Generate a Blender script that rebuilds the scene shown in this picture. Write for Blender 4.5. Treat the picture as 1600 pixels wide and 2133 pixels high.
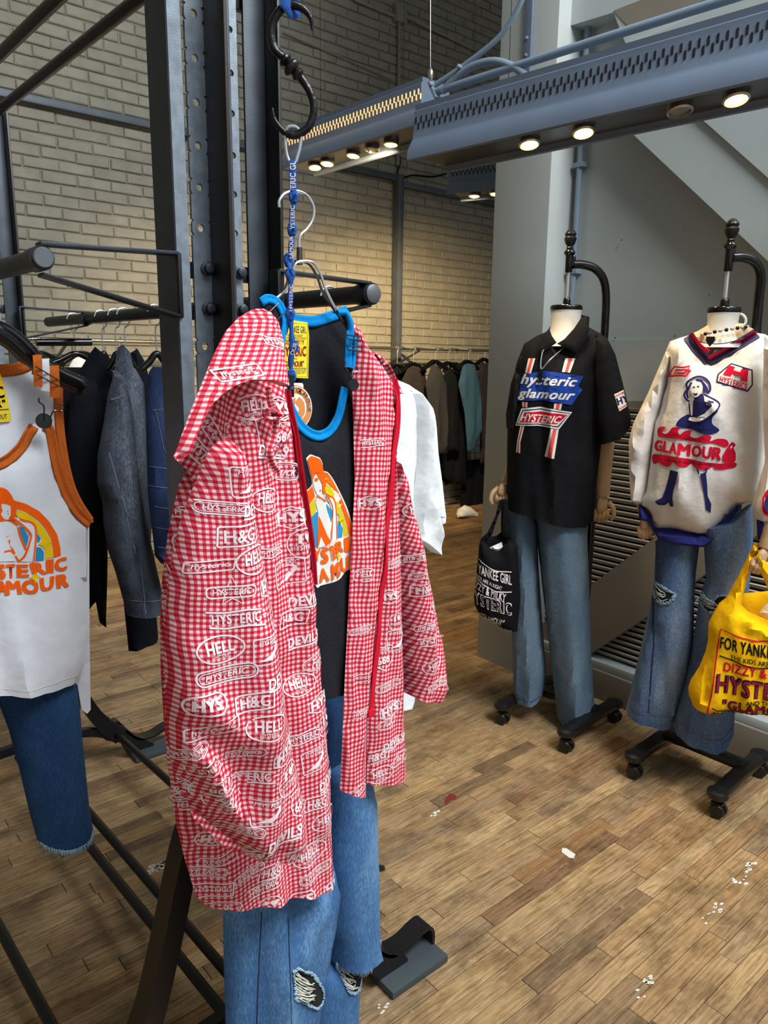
import bpy, bmesh, math, random
import numpy as np
from mathutils import Vector, Matrix
from mathutils.geometry import tessellate_polygon, delaunay_2d_cdt
for o in list(bpy.data.objects): bpy.data.objects.remove(o)
random.seed(7)
RNG = np.random.default_rng(7)
SC = bpy.context.scene
COL = SC.collection
# ------------------------------------------------------------------ camera
F, CX, CY, CAMH = 1540.0, 800.0, 1066.5, 1.40
PITCH = math.atan(F / 7534.0); ROLL = math.atan(-85 / 7534.0); YAW = math.radians(50)
FW = np.array([math.cos(YAW) * math.cos(PITCH), math.sin(YAW) * math.cos(PITCH), -math.sin(PITCH)])
R0 = np.array([math.sin(YAW), -math.cos(YAW), 0.0]); U0 = np.cross(R0, FW)
CR = math.cos(ROLL) * R0 - math.sin(ROLL) * U0
CD = -math.sin(ROLL) * R0 - math.cos(ROLL) * U0
CAM = np.array([0.0, 0.0, CAMH])
cd = bpy.data.cameras.new('camera'); cam = bpy.data.objects.new('camera', cd); COL.objects.link(cam)
cd.sensor_fit = 'HORIZONTAL'; cd.sensor_width = 36.0; cd.lens = F / 1600 * 36.0; cd.clip_start = 0.02
mw = Matrix.Identity(4)
for i in range(3):
    mw[i][0] = CR[i]; mw[i][1] = -CD[i]; mw[i][2] = -FW[i]; mw[i][3] = CAM[i]
cam.matrix_world = mw
SC.camera = cam
# ------------------------------------------------------------------ sky light, shop-front daylight, exposure
wd = bpy.data.worlds.new('world'); SC.world = wd; wd.use_nodes = True
bgn = wd.node_tree.nodes['Background']; bgn.inputs[0].default_value = (0.80, 0.90, 1.0, 1); bgn.inputs[1].default_value = 0.6
def area_light(name, loc, target, sx, sy, energy, color):
    l = bpy.data.lights.new(name, 'AREA'); l.shape = 'RECTANGLE'; l.size = sx; l.size_y = sy; l.energy = energy; l.color = color
    o = bpy.data.objects.new(name, l); COL.objects.link(o); o.location = loc
    o.rotation_euler = (Vector(target) - Vector(loc)).to_track_quat('-Z', 'Y').to_euler(); return o
area_light('shop_window_daylight', (1.5, -1.5, 4.9), (0.9, 1.3, 0.9), 2.4, 1.6, 330, (0.92, 0.97, 1.0))
SC.view_settings.view_transform = 'Standard'; SC.view_settings.look = 'None'
SC.view_settings.exposure = 0.22; SC.view_settings.gamma = 1.0; SC.view_settings.use_curve_mapping = False

# ------------------------------------------------------------------ helpers: pixels to points
def ray(x, y): return (x - CX) / F * CR + (y - CY) / F * CD + FW
def pl(x, y, ax, v):
    d = ray(x, y); t = (v - CAM[ax]) / d[ax]; return CAM + t * d
def proj(p):
    v = np.asarray(p) - CAM; w = v @ FW
    return CX + F * (v @ CR) / w, CY + F * (v @ CD) / w, w
class Fr:
    """upright plane through point o, u = horizontal direction in the plane, n = facing direction"""
    def __init__(s, o, n):
        s.o = np.array([o[0], o[1], 0.0]); n = np.array([n[0], n[1], 0.0]); s.n = n / np.linalg.norm(n)
        s.u = np.array([-s.n[1], s.n[0], 0.0])
        if s.u @ CR < 0: s.u = -s.u
        s.z = np.array([0, 0, 1.0])
    def ab(s, x, y):
        d = ray(x, y); t = ((s.o - CAM) @ s.n) / (d @ s.n); p = CAM + t * d
        return np.array([(p - s.o) @ s.u, p[2]])
    def abs_(s, pts): return np.array([s.ab(*q) for q in pts])
    def w(s, ab, h):
        ab = np.asarray(ab, float); h = np.asarray(h, float)
        return s.o + ab[..., 0:1] * s.u + ab[..., 1:2] * s.z + h[..., None] * s.n
def FB(y): return Fr((0.0, y), (0, -1))
def FV(x, y, rot=0.0):
    a = math.atan2(-y, -x) + math.radians(rot); return Fr((x, y), (math.cos(a), math.sin(a)))

# ------------------------------------------------------------------ materials
def lin(c):
    return tuple((v / 255 / 12.92 if v / 255 <= 0.04045 else ((v / 255 + 0.055) / 1.055) ** 2.4) for v in c)
def newmat(name):
    m = bpy.data.materials.new(name); m.use_nodes = True; nt = m.node_tree
    return m, nt, nt.nodes, nt.links, nt.nodes['Principled BSDF']
def M(name, c, rough=0.6, metal=0.0, var=0.12, scale=6.0, bump=0.0, bscale=60.0, stretch=(1, 1, 1), c2=None, spec=0.5, sheen=0.0, emit=0.0, rnd=0.0):
    m, nt, N, L, b = newmat(name)
    b.inputs['Roughness'].default_value = rough; b.inputs['Metallic'].default_value = metal
    b.inputs['Specular IOR Level'].default_value = spec
    if sheen: b.inputs['Sheen Weight'].default_value = sheen
    c = lin(c); c2 = lin(c2) if c2 else tuple(v * (1 - 2 * var) for v in c)
    g = N.new('ShaderNodeNewGeometry'); mp = N.new('ShaderNodeMapping'); mp.inputs['Scale'].default_value = stretch
    L.new(g.outputs['Position'], mp.inputs['Vector'])
    nz = N.new('ShaderNodeTexNoise'); nz.inputs['Scale'].default_value = scale; nz.inputs['Detail'].default_value = 4
    L.new(mp.outputs[0], nz.inputs['Vector'])
    rp = N.new('ShaderNodeValToRGB'); rp.color_ramp.elements[0].position = 0.3; rp.color_ramp.elements[1].position = 0.7
    rp.color_ramp.elements[0].color = (*c2, 1); rp.color_ramp.elements[1].color = (*c, 1)
    L.new(nz.outputs['Fac'], rp.inputs['Fac']); out = rp.outputs['Color']
    if rnd:
        oi = N.new('ShaderNodeObjectInfo'); mr = N.new('ShaderNodeMapRange'); mr.inputs['To Min'].default_value = 1 - rnd; mr.inputs['To Max'].default_value = 1 + rnd
        L.new(oi.outputs['Random'], mr.inputs['Value'])
        hs = N.new('ShaderNodeHueSaturation'); L.new(mr.outputs[0], hs.inputs['Value']); L.new(out, hs.inputs['Color']); out = hs.outputs[0]
    L.new(out, b.inputs['Base Color'])
    if emit:
        b.inputs['Emission Color'].default_value = (*c, 1); b.inputs['Emission Strength'].default_value = emit
    if bump:
        n2 = N.new('ShaderNodeTexNoise'); n2.inputs['Scale'].default_value = bscale; n2.inputs['Detail'].default_value = 3
        L.new(mp.outputs[0], n2.inputs['Vector'])
        bp = N.new('ShaderNodeBump'); bp.inputs['Strength'].default_value = bump; bp.inputs['Distance'].default_value = 0.01
        L.new(n2.outputs['Fac'], bp.inputs['Height']); L.new(bp.outputs[0], b.inputs['Normal'])
    return m
def math_node(N, L, op, a, b=None):
    n = N.new('ShaderNodeMath'); n.operation = op
    for i, v in enumerate((a, b)):
        if v is None: continue
        if isinstance(v, (int, float)): n.inputs[i].default_value = v
        else: L.new(v, n.inputs[i])
    return n.outputs[0]
def cloth_bump(N, L, b, strength=0.5, fine=900.0):
    g = N.new('ShaderNodeNewGeometry')
    n1 = N.new('ShaderNodeTexNoise'); n1.inputs['Scale'].default_value = 14; n1.inputs['Detail'].default_value = 3
    n2 = N.new('ShaderNodeTexNoise'); n2.inputs['Scale'].default_value = fine
    L.new(g.outputs['Position'], n1.inputs['Vector']); L.new(g.outputs['Position'], n2.inputs['Vector'])
    s = math_node(N, L, 'ADD', n1.outputs['Fac'], math_node(N, L, 'MULTIPLY', n2.outputs['Fac'], 0.06))
    bp = N.new('ShaderNodeBump'); bp.inputs['Strength'].default_value = strength; bp.inputs['Distance'].default_value = 0.012
    L.new(s, bp.inputs['Height']); L.new(bp.outputs[0], b.inputs['Normal'])
def gingham(name, period=0.0079):
    m, nt, N, L, b = newmat(name)
    uv = N.new('ShaderNodeUVMap'); uv.uv_map = 'UVMap'; sp = N.new('ShaderNodeSeparateXYZ')
    nz = N.new('ShaderNodeTexNoise'); nz.inputs['Scale'].default_value = 9; nz.noise_dimensions = '2D'
    L.new(uv.outputs[0], nz.inputs['Vector'])
    add = N.new('ShaderNodeVectorMath'); add.operation = 'MULTIPLY_ADD'; add.inputs[1].default_value = (0.012, 0.012, 0)
    L.new(nz.outputs['Color'], add.inputs[0]); L.new(uv.outputs[0], add.inputs[2]); L.new(add.outputs[0], sp.inputs[0])
    f = []
    for i in (0, 1):
        fr = math_node(N, L, 'FRACT', math_node(N, L, 'MULTIPLY', sp.outputs[i], 1 / period))
        f.append(math_node(N, L, 'GREATER_THAN', fr, 0.5))
    s = math_node(N, L, 'MULTIPLY', math_node(N, L, 'ADD', f[0], f[1]), 0.45)
    rp = N.new('ShaderNodeValToRGB'); rp.color_ramp.interpolation = 'CONSTANT'; e = rp.color_ramp.elements
    e[0].color = (*lin((230, 198, 200)), 1); e[1].position = 0.3; e[1].color = (*lin((208, 84, 100)), 1)
    e2 = e.new(0.7); e2.color = (*lin((184, 18, 42)), 1)
    L.new(s, rp.inputs[0]); L.new(rp.outputs[0], b.inputs['Base Color']); b.inputs['Roughness'].default_value = 0.8
    b.inputs['Specular IOR Level'].default_value = 0.2
    cloth_bump(N, L, b, 0.35); return m
def cloth(name, c, var=0.08, strength=0.4, rough=0.9, fine=900.0):
    m, nt, N, L, b = newmat(name); c = lin(c)
    g = N.new('ShaderNodeNewGeometry'); nz = N.new('ShaderNodeTexNoise'); nz.inputs['Scale'].default_value = 420
    L.new(g.outputs['Position'], nz.inputs['Vector'])
    rp = N.new('ShaderNodeValToRGB'); rp.color_ramp.elements[0].position = 0.35; rp.color_ramp.elements[1].position = 0.65
    rp.color_ramp.elements[0].color = (*[v * (1 - 2 * var) for v in c], 1); rp.color_ramp.elements[1].color = (*c, 1)
    L.new(nz.outputs['Fac'], rp.inputs[0]); L.new(rp.outputs[0], b.inputs['Base Color'])
    b.inputs['Roughness'].default_value = rough; b.inputs['Specular IOR Level'].default_value = 0.15
    cloth_bump(N, L, b, strength, fine); return m
def denim(name, dark, mid, light, fade_scale=3.0, thr=0.5):
    m, nt, N, L, b = newmat(name)
    g = N.new('ShaderNodeNewGeometry'); mp = N.new('ShaderNodeMapping'); mp.inputs['Scale'].default_value = (1, 1, 0.28)
    L.new(g.outputs['Position'], mp.inputs[0])
    n1 = N.new('ShaderNodeTexNoise'); n1.inputs['Scale'].default_value = fade_scale * 2.2; n1.inputs['Detail'].default_value = 5
    mp2 = N.new('ShaderNodeMapping'); mp2.inputs['Scale'].default_value = (1, 1, 0.2); L.new(g.outputs['Position'], mp2.inputs[0])
    n2 = N.new('ShaderNodeTexNoise'); n2.inputs['Scale'].default_value = 480; n2.inputs['Detail'].default_value = 2
    L.new(mp.outputs[0], n1.inputs['Vector']); L.new(mp2.outputs[0], n2.inputs['Vector'])
    s = math_node(N, L, 'ADD', n1.outputs['Fac'], math_node(N, L, 'MULTIPLY', math_node(N, L, 'SUBTRACT', n2.outputs['Fac'], 0.5), 0.45))
    rp = N.new('ShaderNodeValToRGB'); e = rp.color_ramp.elements
    e[0].position = thr - 0.22; e[0].color = (*lin(dark), 1); e[1].position = thr + 0.25; e[1].color = (*lin(light), 1)
    e2 = e.new(thr); e2.color = (*lin(mid), 1)
    L.new(s, rp.inputs[0]); L.new(rp.outputs[0], b.inputs['Base Color'])
    b.inputs['Roughness'].default_value = 0.9; b.inputs['Specular IOR Level'].default_value = 0.15
    cloth_bump(N, L, b, 0.35, 700); return m
def wood_floor(name):
    m, nt, N, L, b = newmat(name)
    oi = N.new('ShaderNodeObjectInfo'); g = N.new('ShaderNodeNewGeometry')
    r = math_node(N, L, 'FRACT', math_node(N, L, 'ADD', math_node(N, L, 'MULTIPLY', oi.outputs['Random'], 7.31), g.outputs['Random Per Island']))
    rp = N.new('ShaderNodeValToRGB'); e = rp.color_ramp.elements
    cols = [(0, (122, 99, 74)), (.14, (160, 130, 94)), (.32, (176, 147, 108)), (.48, (146, 121, 93)), (.62, (182, 150, 106)), (.76, (152, 114, 76)), (.88, (188, 158, 116)), (1, (138, 106, 76))]
    e[0].color = (*lin(cols[0][1]), 1); e[1].color = (*lin(cols[-1][1]), 1)
    for p, c in cols[1:-1]: k = e.new(p); k.color = (*lin(c), 1)
    L.new(r, rp.inputs[0])
    # grain along x, shifted plank by plank
    sh = N.new('ShaderNodeCombineXYZ'); L.new(math_node(N, L, 'MULTIPLY', r, 37.0), sh.inputs[0]); L.new(math_node(N, L, 'MULTIPLY', r, 11.0), sh.inputs[1])
    va = N.new('ShaderNodeVectorMath'); va.operation = 'ADD'; L.new(g.outputs['Position'], va.inputs[0]); L.new(sh.outputs[0], va.inputs[1])
    mp = N.new('ShaderNodeMapping'); mp.inputs['Scale'].default_value = (5, 70, 20); L.new(va.outputs[0], mp.inputs[0])
    n1 = N.new('ShaderNodeTexNoise'); n1.inputs['Scale'].default_value = 2.2; n1.inputs['Detail'].default_value = 8; n1.inputs['Distortion'].default_value = 0.8
    L.new(mp.outputs[0], n1.inputs['Vector'])
    mx = N.new('ShaderNodeMix'); mx.data_type = 'RGBA'; mx.blend_type = 'MULTIPLY'; mx.inputs['Factor'].default_value = 1
    gr = N.new('ShaderNodeValToRGB'); gr.color_ramp.elements[0].position = 0.32; gr.color_ramp.elements[0].color = (0.52, 0.47, 0.42, 1)
    gr.color_ramp.elements[1].position = 0.6; gr.color_ramp.elements[1].color = (1, 1, 1, 1)
    L.new(n1.outputs['Fac'], gr.inputs[0]); L.new(rp.outputs[0], mx.inputs['A']); L.new(gr.outputs[0], mx.inputs['B'])
    # grime blotches and worn pale scratches
    n2 = N.new('ShaderNodeTexNoise'); n2.inputs['Scale'].default_value = 7; n2.inputs['Detail'].default_value = 7; n2.inputs['Roughness'].default_value = 0.7
    L.new(g.outputs['Position'], n2.inputs['Vector'])
    r2 = N.new('ShaderNodeValToRGB'); r2.color_ramp.elements[0].position = 0.36; r2.color_ramp.elements[0].color = (0.46, 0.44, 0.41, 1)
    r2.color_ramp.elements[1].position = 0.56; r2.color_ramp.elements[1].color = (1, 1, 1, 1); L.new(n2.outputs['Fac'], r2.inputs[0])
    mx2 = N.new('ShaderNodeMix'); mx2.data_type = 'RGBA'; mx2.blend_type = 'MULTIPLY'; mx2.inputs['Factor'].default_value = 0.8
    L.new(mx.outputs['Result'], mx2.inputs['A']); L.new(r2.outputs[0], mx2.inputs['B'])
    n3 = N.new('ShaderNodeTexNoise'); n3.inputs['Scale'].default_value = 30; n3.inputs['Detail'].default_value = 9; n3.inputs['Roughness'].default_value = 0.75
    L.new(g.outputs['Position'], n3.inputs['Vector'])
    r3 = N.new('ShaderNodeValToRGB'); r3.color_ramp.elements[0].position = 0.58; r3.color_ramp.elements[0].color = (0, 0, 0, 1); r3.color_ramp.elements[1].position = 0.75
    L.new(n3.outputs['Fac'], r3.inputs[0])
    mx3 = N.new('ShaderNodeMix'); mx3.data_type = 'RGBA'; mx3.inputs['B'].default_value = (*lin((196, 168, 124)), 1)
    L.new(math_node(N, L, 'MULTIPLY', r3.outputs[0], 0.75), mx3.inputs['Factor']); L.new(mx2.outputs['Result'], mx3.inputs['A'])
    L.new(mx3.outputs['Result'], b.inputs['Base Color']); b.inputs['Roughness'].default_value = 0.52; b.inputs['Specular IOR Level'].default_value = 0.35
    bp = N.new('ShaderNodeBump'); bp.inputs['Strength'].default_value = 0.25; bp.inputs['Distance'].default_value = 0.004
    L.new(n1.outputs['Fac'], bp.inputs['Height']); L.new(bp.outputs[0], b.inputs['Normal'])
    return m
m_floor = wood_floor('worn_oak'); m_gap = M('floor_gap', (52, 38, 26), 0.9)
m_brick = M('painted_brick', (154, 149, 133), 0.75, var=0.1, scale=9, bump=0.5, bscale=35, rnd=0.07)
m_mortar = M('painted_mortar', (146, 141, 126), 0.85, bump=0.4, bscale=50)
m_grey = M('grey_paint', (170, 174, 171), 0.42, var=0.04, scale=2.0, bump=0.03, bscale=200)
m_greyb = M('pale_grey_paint', (176, 184, 182), 0.42, var=0.04, scale=2.5)
m_taupe = M('taupe_paint', (132, 124, 112), 0.5, var=0.06, scale=4)
m_slat = M('slat_paint', (172, 166, 154), 0.5, var=0.08)
m_blackpaint = M('black_gap', (14, 13, 12), 0.9)
m_fix = M('slate_blue_enamel', (98, 110, 128), 0.38, var=0.05, scale=8)
m_fixin = M('fixture_inside', (52, 50, 52), 0.3, var=0.1)
m_pipe = M('grey_blue_pipe', (118, 134, 150), 0.4, var=0.05)
m_steel = M('dark_steel', (66, 71, 78), 0.45, 0.6, var=0.18, scale=18, bump=0.06, bscale=700)
m_slate = M('slate_steel', (92, 98, 106), 0.5, 0.3, var=0.12, scale=8)
m_steel2 = M('lit_worn_steel', (140, 150, 160), 0.42, 0.55, var=0.16, scale=60, bump=0.10, bscale=800)  # paler copy of the steel for post faces turned to the daylight
m_blk = M('black_metal', (26, 26, 29), 0.42, 0.3, var=0.15, scale=12)
m_blkgloss = M('black_lacquer', (12, 12, 13), 0.16, 0.0, var=0.1)
m_brown = M('brown_black_bar', (44, 36, 32), 0.38, 0.4, var=0.25, scale=8)
m_chrome = M('chrome', (214, 216, 220), 0.2, 0.8, var=0.05)
m_chromeb = M('bronze_chrome', (120, 112, 104), 0.2, 1.0, var=0.1)
m_iron = M('forged_iron', (52, 50, 50), 0.32, 0.8, var=0.2, scale=40, bump=0.3, bscale=60)
m_cap = M('speckled_cap', (104, 108, 112), 0.5, 0.5, var=0.2, scale=900)
m_white_pl = M('white_mannequin', (222, 220, 214), 0.45, var=0.03)
m_woodhand = M('pale_wood', (196, 158, 118), 0.5, var=0.07, scale=20, stretch=(1, 1, .3))
m_rubber = M('black_plastic', (20, 20, 22), 0.35, var=0.1)
m_pad = M('grey_rubber_pad', (62, 70, 74), 0.55, var=0.1)
m_ging = gingham('red_gingham')
m_logo = cloth('white_print', (240, 226, 229), 0.02, 0.15)
m_red = cloth('red_zip_tape', (214, 24, 52), 0.12, 0.1)
m_redzip = cloth('crimson_zip_tape', (178, 18, 44), 0.15, 0.1)
m_black_c = cloth('black_jersey', (34, 34, 40), 0.18, 0.3)
m_bluebind = cloth('blue_rib', (8, 132, 204), 0.1, 0.1)
m_white_c = cloth('white_jersey', (222, 225, 232), 0.015, 0.5)
m_tee = cloth('white_tee_cotton', (228, 231, 232), 0.015, 0.6)
m_orange_b = cloth('orange_rib', (206, 104, 40), 0.12, 0.1)
m_p_orange = cloth('print_orange', (250, 96, 10), 0.03, 0.1)
m_p_yellow = cloth('print_yellow', (206, 190, 24), 0.03, 0.1)
m_p_gold = cloth('print_gold', (236, 196, 20), 0.03, 0.1)
m_p_blue = cloth('print_blue', (46, 140, 186), 0.03, 0.1)
m_p_white = cloth('print_pale', (228, 226, 218), 0.03, 0.1)
m_p_navy = cloth('print_navy', (36, 38, 92), 0.05, 0.1)
m_p_red = cloth('print_red', (206, 16, 50), 0.05, 0.1)
m_p_royal = cloth('print_royal', (34, 68, 158), 0.05, 0.1)
m_p_pink = cloth('print_coral', (232, 86, 84), 0.05, 0.1)
m_p_black = cloth('print_black', (22, 22, 22), 0.05, 0.1)
m_p_maroon = cloth('print_maroon', (140, 26, 62), 0.05, 0.1)
m_tagyellow = M('yellow_label', (240, 214, 24), 0.7, var=0.04)
m_lany = cloth('blue_lanyard', (44, 86, 158), 0.1, 0.15)
m_jean_main = denim('mid_blue_denim', (44, 78, 122), (70, 110, 156), (128, 166, 200), 3.0, 0.5)
m_jean_dark = denim('dark_blue_denim', (26, 50, 84), (40, 72, 112), (62, 98, 140), 3.0, 0.52)
m_jean_L = denim('stone_blue_denim', (66, 86, 106), (92, 112, 130), (126, 142, 156), 2.4, 0.5)
m_jean_R = denim('faded_blue_denim', (48, 66, 100), (84, 106, 138), (146, 162, 178), 3.0, 0.5)
m_jean_grey = denim('charcoal_denim', (40, 43, 52), (64, 70, 82), (124, 134, 146), 3.2, 0.56)
m_jean_ind = denim('indigo_denim', (24, 34, 60), (36, 50, 84), (54, 72, 108), 4.0, 0.52)
m_fray = cloth('frayed_denim', (168, 196, 214), 0.15, 0.6)
m_fray_w = cloth('white_threads', (228, 228, 214), 0.1, 0.6)
m_hole = M('dark_hole', (14, 16, 22), 0.95)
m_stitch = M('seam_stitch', (98, 102, 112), 0.9)
m_seam_dk = M('dark_seam', (24, 36, 60), 0.95)  # dark blue line colour for seams and patch lettering
m_navy_c = cloth('black_navy_wool', (16, 18, 26), 0.2, 0.3)
m_polo = cloth('black_polo', (22, 22, 26), 0.15, 0.5)
m_knit = cloth('cream_mesh_knit', (226, 220, 214), 0.06, 0.6, 0.9, 260)
m_cream = cloth('cream_inside', (232, 206, 166), 0.05, 0.3)
m_ribnavy = cloth('navy_rib', (46, 50, 120), 0.15, 0.3)
m_ribpurple = cloth('violet_grey_rib', (92, 84, 124), 0.12, 0.2)
m_crimson = cloth('crimson_stripe', (216, 30, 72), 0.1, 0.2)
m_yellow = cloth('yellow_canvas', (248, 190, 8), 0.06, 0.7)
m_tote = cloth('black_canvas', (18, 18, 22), 0.15, 0.6)
m_paper = M('paper', (236, 234, 230), 0.8, var=0.02)
m_tagor = M('orange_card', (214, 132, 62), 0.7, var=0.03)
m_leather = M('brown_patch', (152, 118, 92), 0.7, var=0.1)
m_check = cloth('dark_plaid', (58, 52, 54), 0.45, 0.4)
m_bluecheck = cloth('blue_plaid', (58, 92, 118), 0.35, 0.4)
m_dkgrey = cloth('dark_grey_cloth', (48, 48, 52), 0.2, 0.4)
m_green = cloth('green_print', (26, 116, 92), 0.3, 0.4)
m_lamp = M('lamp_glow', (255, 222, 120), 0.5, emit=9.0)
m_slotglow = M('slot_leak_glow', (255, 196, 130), 0.5, emit=1.0)  # slots emit a weak glow standing in for lamplight leaking out
m_lampring = M('lamp_ring', (190, 186, 176), 0.25, 0.9)
m_paint_spill = M('white_floor_paint', (214, 212, 204), 0.8, var=0.1)
m_red_spill = M('red_floor_stain', (120, 34, 30), 0.7)

# ------------------------------------------------------------------ object helpers
def tag(o, label, cat, group=None):
    o['label'] = label; o['category'] = cat
    if group: o['group'] = group
    return o
def thing(name, label, cat, loc=(0, 0, 0), group=None):
    o = bpy.data.objects.new(name, None); COL.objects.link(o); o.location = loc; o.empty_display_size = 0.05
    return tag(o, label, cat, group)
def put(o, parent):
    if parent is not None:
        o.parent = parent
        if parent.type == 'EMPTY': o.matrix_parent_inverse = Matrix.Translation(-Vector(parent.location))
    return o
class MB:
    def __init__(s): s.v = []; s.f = []; s.uv = None
    def add(s, v, f, uv=None):
        o = len(s.v); s.v += [tuple(map(float, p)) for p in v]; s.f += [tuple(i + o for i in q) for q in f]
        if uv is not None:
            if s.uv is None: s.uv = []
            s.uv += [tuple(map(float, q)) for q in uv]
        return s
    def box(s, lo, hi, bev=0.0):
        x0, y0, z0 = lo; x1, y1, z1 = hi
        if bev <= 0:
            v = [(x, y, z) for z in (z0, z1) for y in (y0, y1) for x in (x0, x1)]
            return s.add(v, [(0, 2, 3, 1), (4, 5, 7, 6), (0, 1, 5, 4), (2, 6, 7, 3), (0, 4, 6, 2), (1, 3, 7, 5)])
        return s.rbox([(x0 + x1) / 2, (y0 + y1) / 2, (z0 + z1) / 2], [x1 - x0, y1 - y0, z1 - z0], None, bev)
    def rbox(s, c, size, mat=None, bev=0.0):
        bm = bmesh.new(); bmesh.ops.create_cube(bm, size=1.0); bmesh.ops.scale(bm, vec=size, verts=bm.verts)
        if bev > 0: bmesh.ops.bevel(bm, geom=bm.edges[:], offset=bev, segments=2, affect='EDGES', profile=0.6)
        bm.verts.index_update(); m3 = np.array(mat) if mat is not None else np.eye(3)
        v = [m3 @ np.array(q.co) + np.array(c) for q in bm.verts]; f = [[q.index for q in fc.verts] for fc in bm.faces]; bm.free()
        return s.add(v, f)
    def bar(s, p, q, w, h, up=(0, 0, 1), bev=0.0):
        p = np.array(p, float); q = np.array(q, float); d = q - p; l = np.linalg.norm(d); d /= l
        sx = np.cross(d, up); sx /= np.linalg.norm(sx); sz = np.cross(sx, d)
        return s.rbox((p + q) / 2, [w, l, h], np.array([sx, d, sz]).T, bev)
    def tube(s, pts, r, n=10, caps=True, closed=False, flat=1.0):
        pts = [np.array(p, float) for p in pts]; m = len(pts); rs = r if hasattr(r, '__len__') else [r] * m
        T = []
        for i in range(m):
            a = pts[(i - 1) % m] if closed or i > 0 else pts[i]; b = pts[(i + 1) % m] if closed or i < m - 1 else pts[i]
            t = b - a; T.append(t / (np.linalg.norm(t) + 1e-12))
        ref = np.array([0, 0, 1.0]) if abs(T[0][2]) < 0.9 else np.array([1.0, 0, 0])
        u = np.cross(T[0], ref); u /= np.linalg.norm(u); v = []
        for i in range(m):
            u = u - T[i] * (u @ T[i]); u /= np.linalg.norm(u) + 1e-12; w = np.cross(T[i], u)
            for k in range(n):
                a = 2 * math.pi * k / n; v.append(pts[i] + rs[i] * (math.cos(a) * u * flat + math.sin(a) * w))
        f = []
        for i in range(m if closed else m - 1):
            j = (i + 1) % m
            for k in range(n): f.append((i * n + k, i * n + (k + 1) % n, j * n + (k + 1) % n, j * n + k))
        if caps and not closed: f += [tuple(range(n - 1, -1, -1)), tuple(range((m - 1) * n, m * n))]
        return s.add(v, f)
    def lathe(s, prof, o, axis=(0, 0, 1), n=20, sx=1.0, sy=1.0, rot=0.0):
        ax = np.array(axis, float); ax /= np.linalg.norm(ax); ref = np.array([1.0, 0, 0]) if abs(ax[0]) < 0.9 else np.array([0, 1.0, 0])
        u = np.cross(ax, ref); u /= np.linalg.norm(u); w = np.cross(ax, u); o = np.array(o, float); v = []; f = []
        u, w = math.cos(rot) * u + math.sin(rot) * w, -math.sin(rot) * u + math.cos(rot) * w
        for r, z in prof:
            for k in range(n):
                a = 2 * math.pi * k / n; v.append(o + ax * z + r * (math.cos(a) * u * sx + math.sin(a) * w * sy))
        m = len(prof)
        for i in range(m - 1):
            for k in range(n): f.append((i * n + k, i * n + (k + 1) % n, (i + 1) * n + (k + 1) % n, (i + 1) * n + k))
        f += [tuple(range(n - 1, -1, -1)), tuple(range((m - 1) * n, m * n))]
        return s.add(v, f)
    def prism(s, poly, o, u, v, n, d):
        """polygon (a,b) in plane o+u*a+v*b extruded along n by d"""
        o, u, v, n = [np.array(q, float) for q in (o, u, v, n)]
        tri = tessellate_polygon([[Vector((a, b, 0)) for a, b in poly]]); k = len(poly)
        V = [o + u * a + v * b for a, b in poly] + [o + u * a + v * b + n * d for a, b in poly]
        fc = [tuple(t) for t in tri] + [tuple(i + k for i in reversed(t)) for t in tri]
        fc += [(i, (i + 1) % k, (i + 1) % k + k, i + k) for i in range(k)]
        return s.add(V, fc)
    def build(s, name, mat, parent=None, smooth=None, kind=None):
        me = bpy.data.meshes.new(name); me.from_pydata(s.v, [], s.f); me.validate(); me.update()
        if s.uv is None and mat is m_ging: s.uv = [(p[0] + .6 * p[1], p[2]) for p in s.v]
        if s.uv is not None and len(s.uv) == len(me.vertices):
            ul = me.uv_layers.new(name='UVMap'); vi = np.zeros(len(me.loops), int); me.loops.foreach_get('vertex_index', vi)
            ul.data.foreach_set('uv', np.array(s.uv, np.float32)[vi].ravel())
        bm = bmesh.new(); bm.from_mesh(me); bmesh.ops.recalc_face_normals(bm, faces=bm.faces); bm.to_mesh(me); bm.free()
        if smooth:
            me.polygons.foreach_set('use_smooth', np.ones(len(me.polygons), bool))
            if smooth != 'all':
                me.set_sharp_from_angle(angle=math.radians(42))
        me.materials.append(mat)
        o = bpy.data.objects.new(name, me); COL.objects.link(o)
        if kind: o['kind'] = kind
        return put(o, parent)
def catmull(pts, n):
    p = np.array(pts, float); m = len(p); out = []
    q = np.vstack([2 * p[0] - p[1], p, 2 * p[-1] - p[-2]])
    for i in range(m - 1):
        for k in range(n):
            t = k / n; a, b, c, d = q[i], q[i + 1], q[i + 2], q[i + 3]
            out.append(0.5 * (2 * b + (c - a) * t + (2 * a - 5 * b + 4 * c - d) * t * t + (3 * b - a - 3 * c + d) * t ** 3))
    out.append(p[-1]); return np.array(out)
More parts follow.
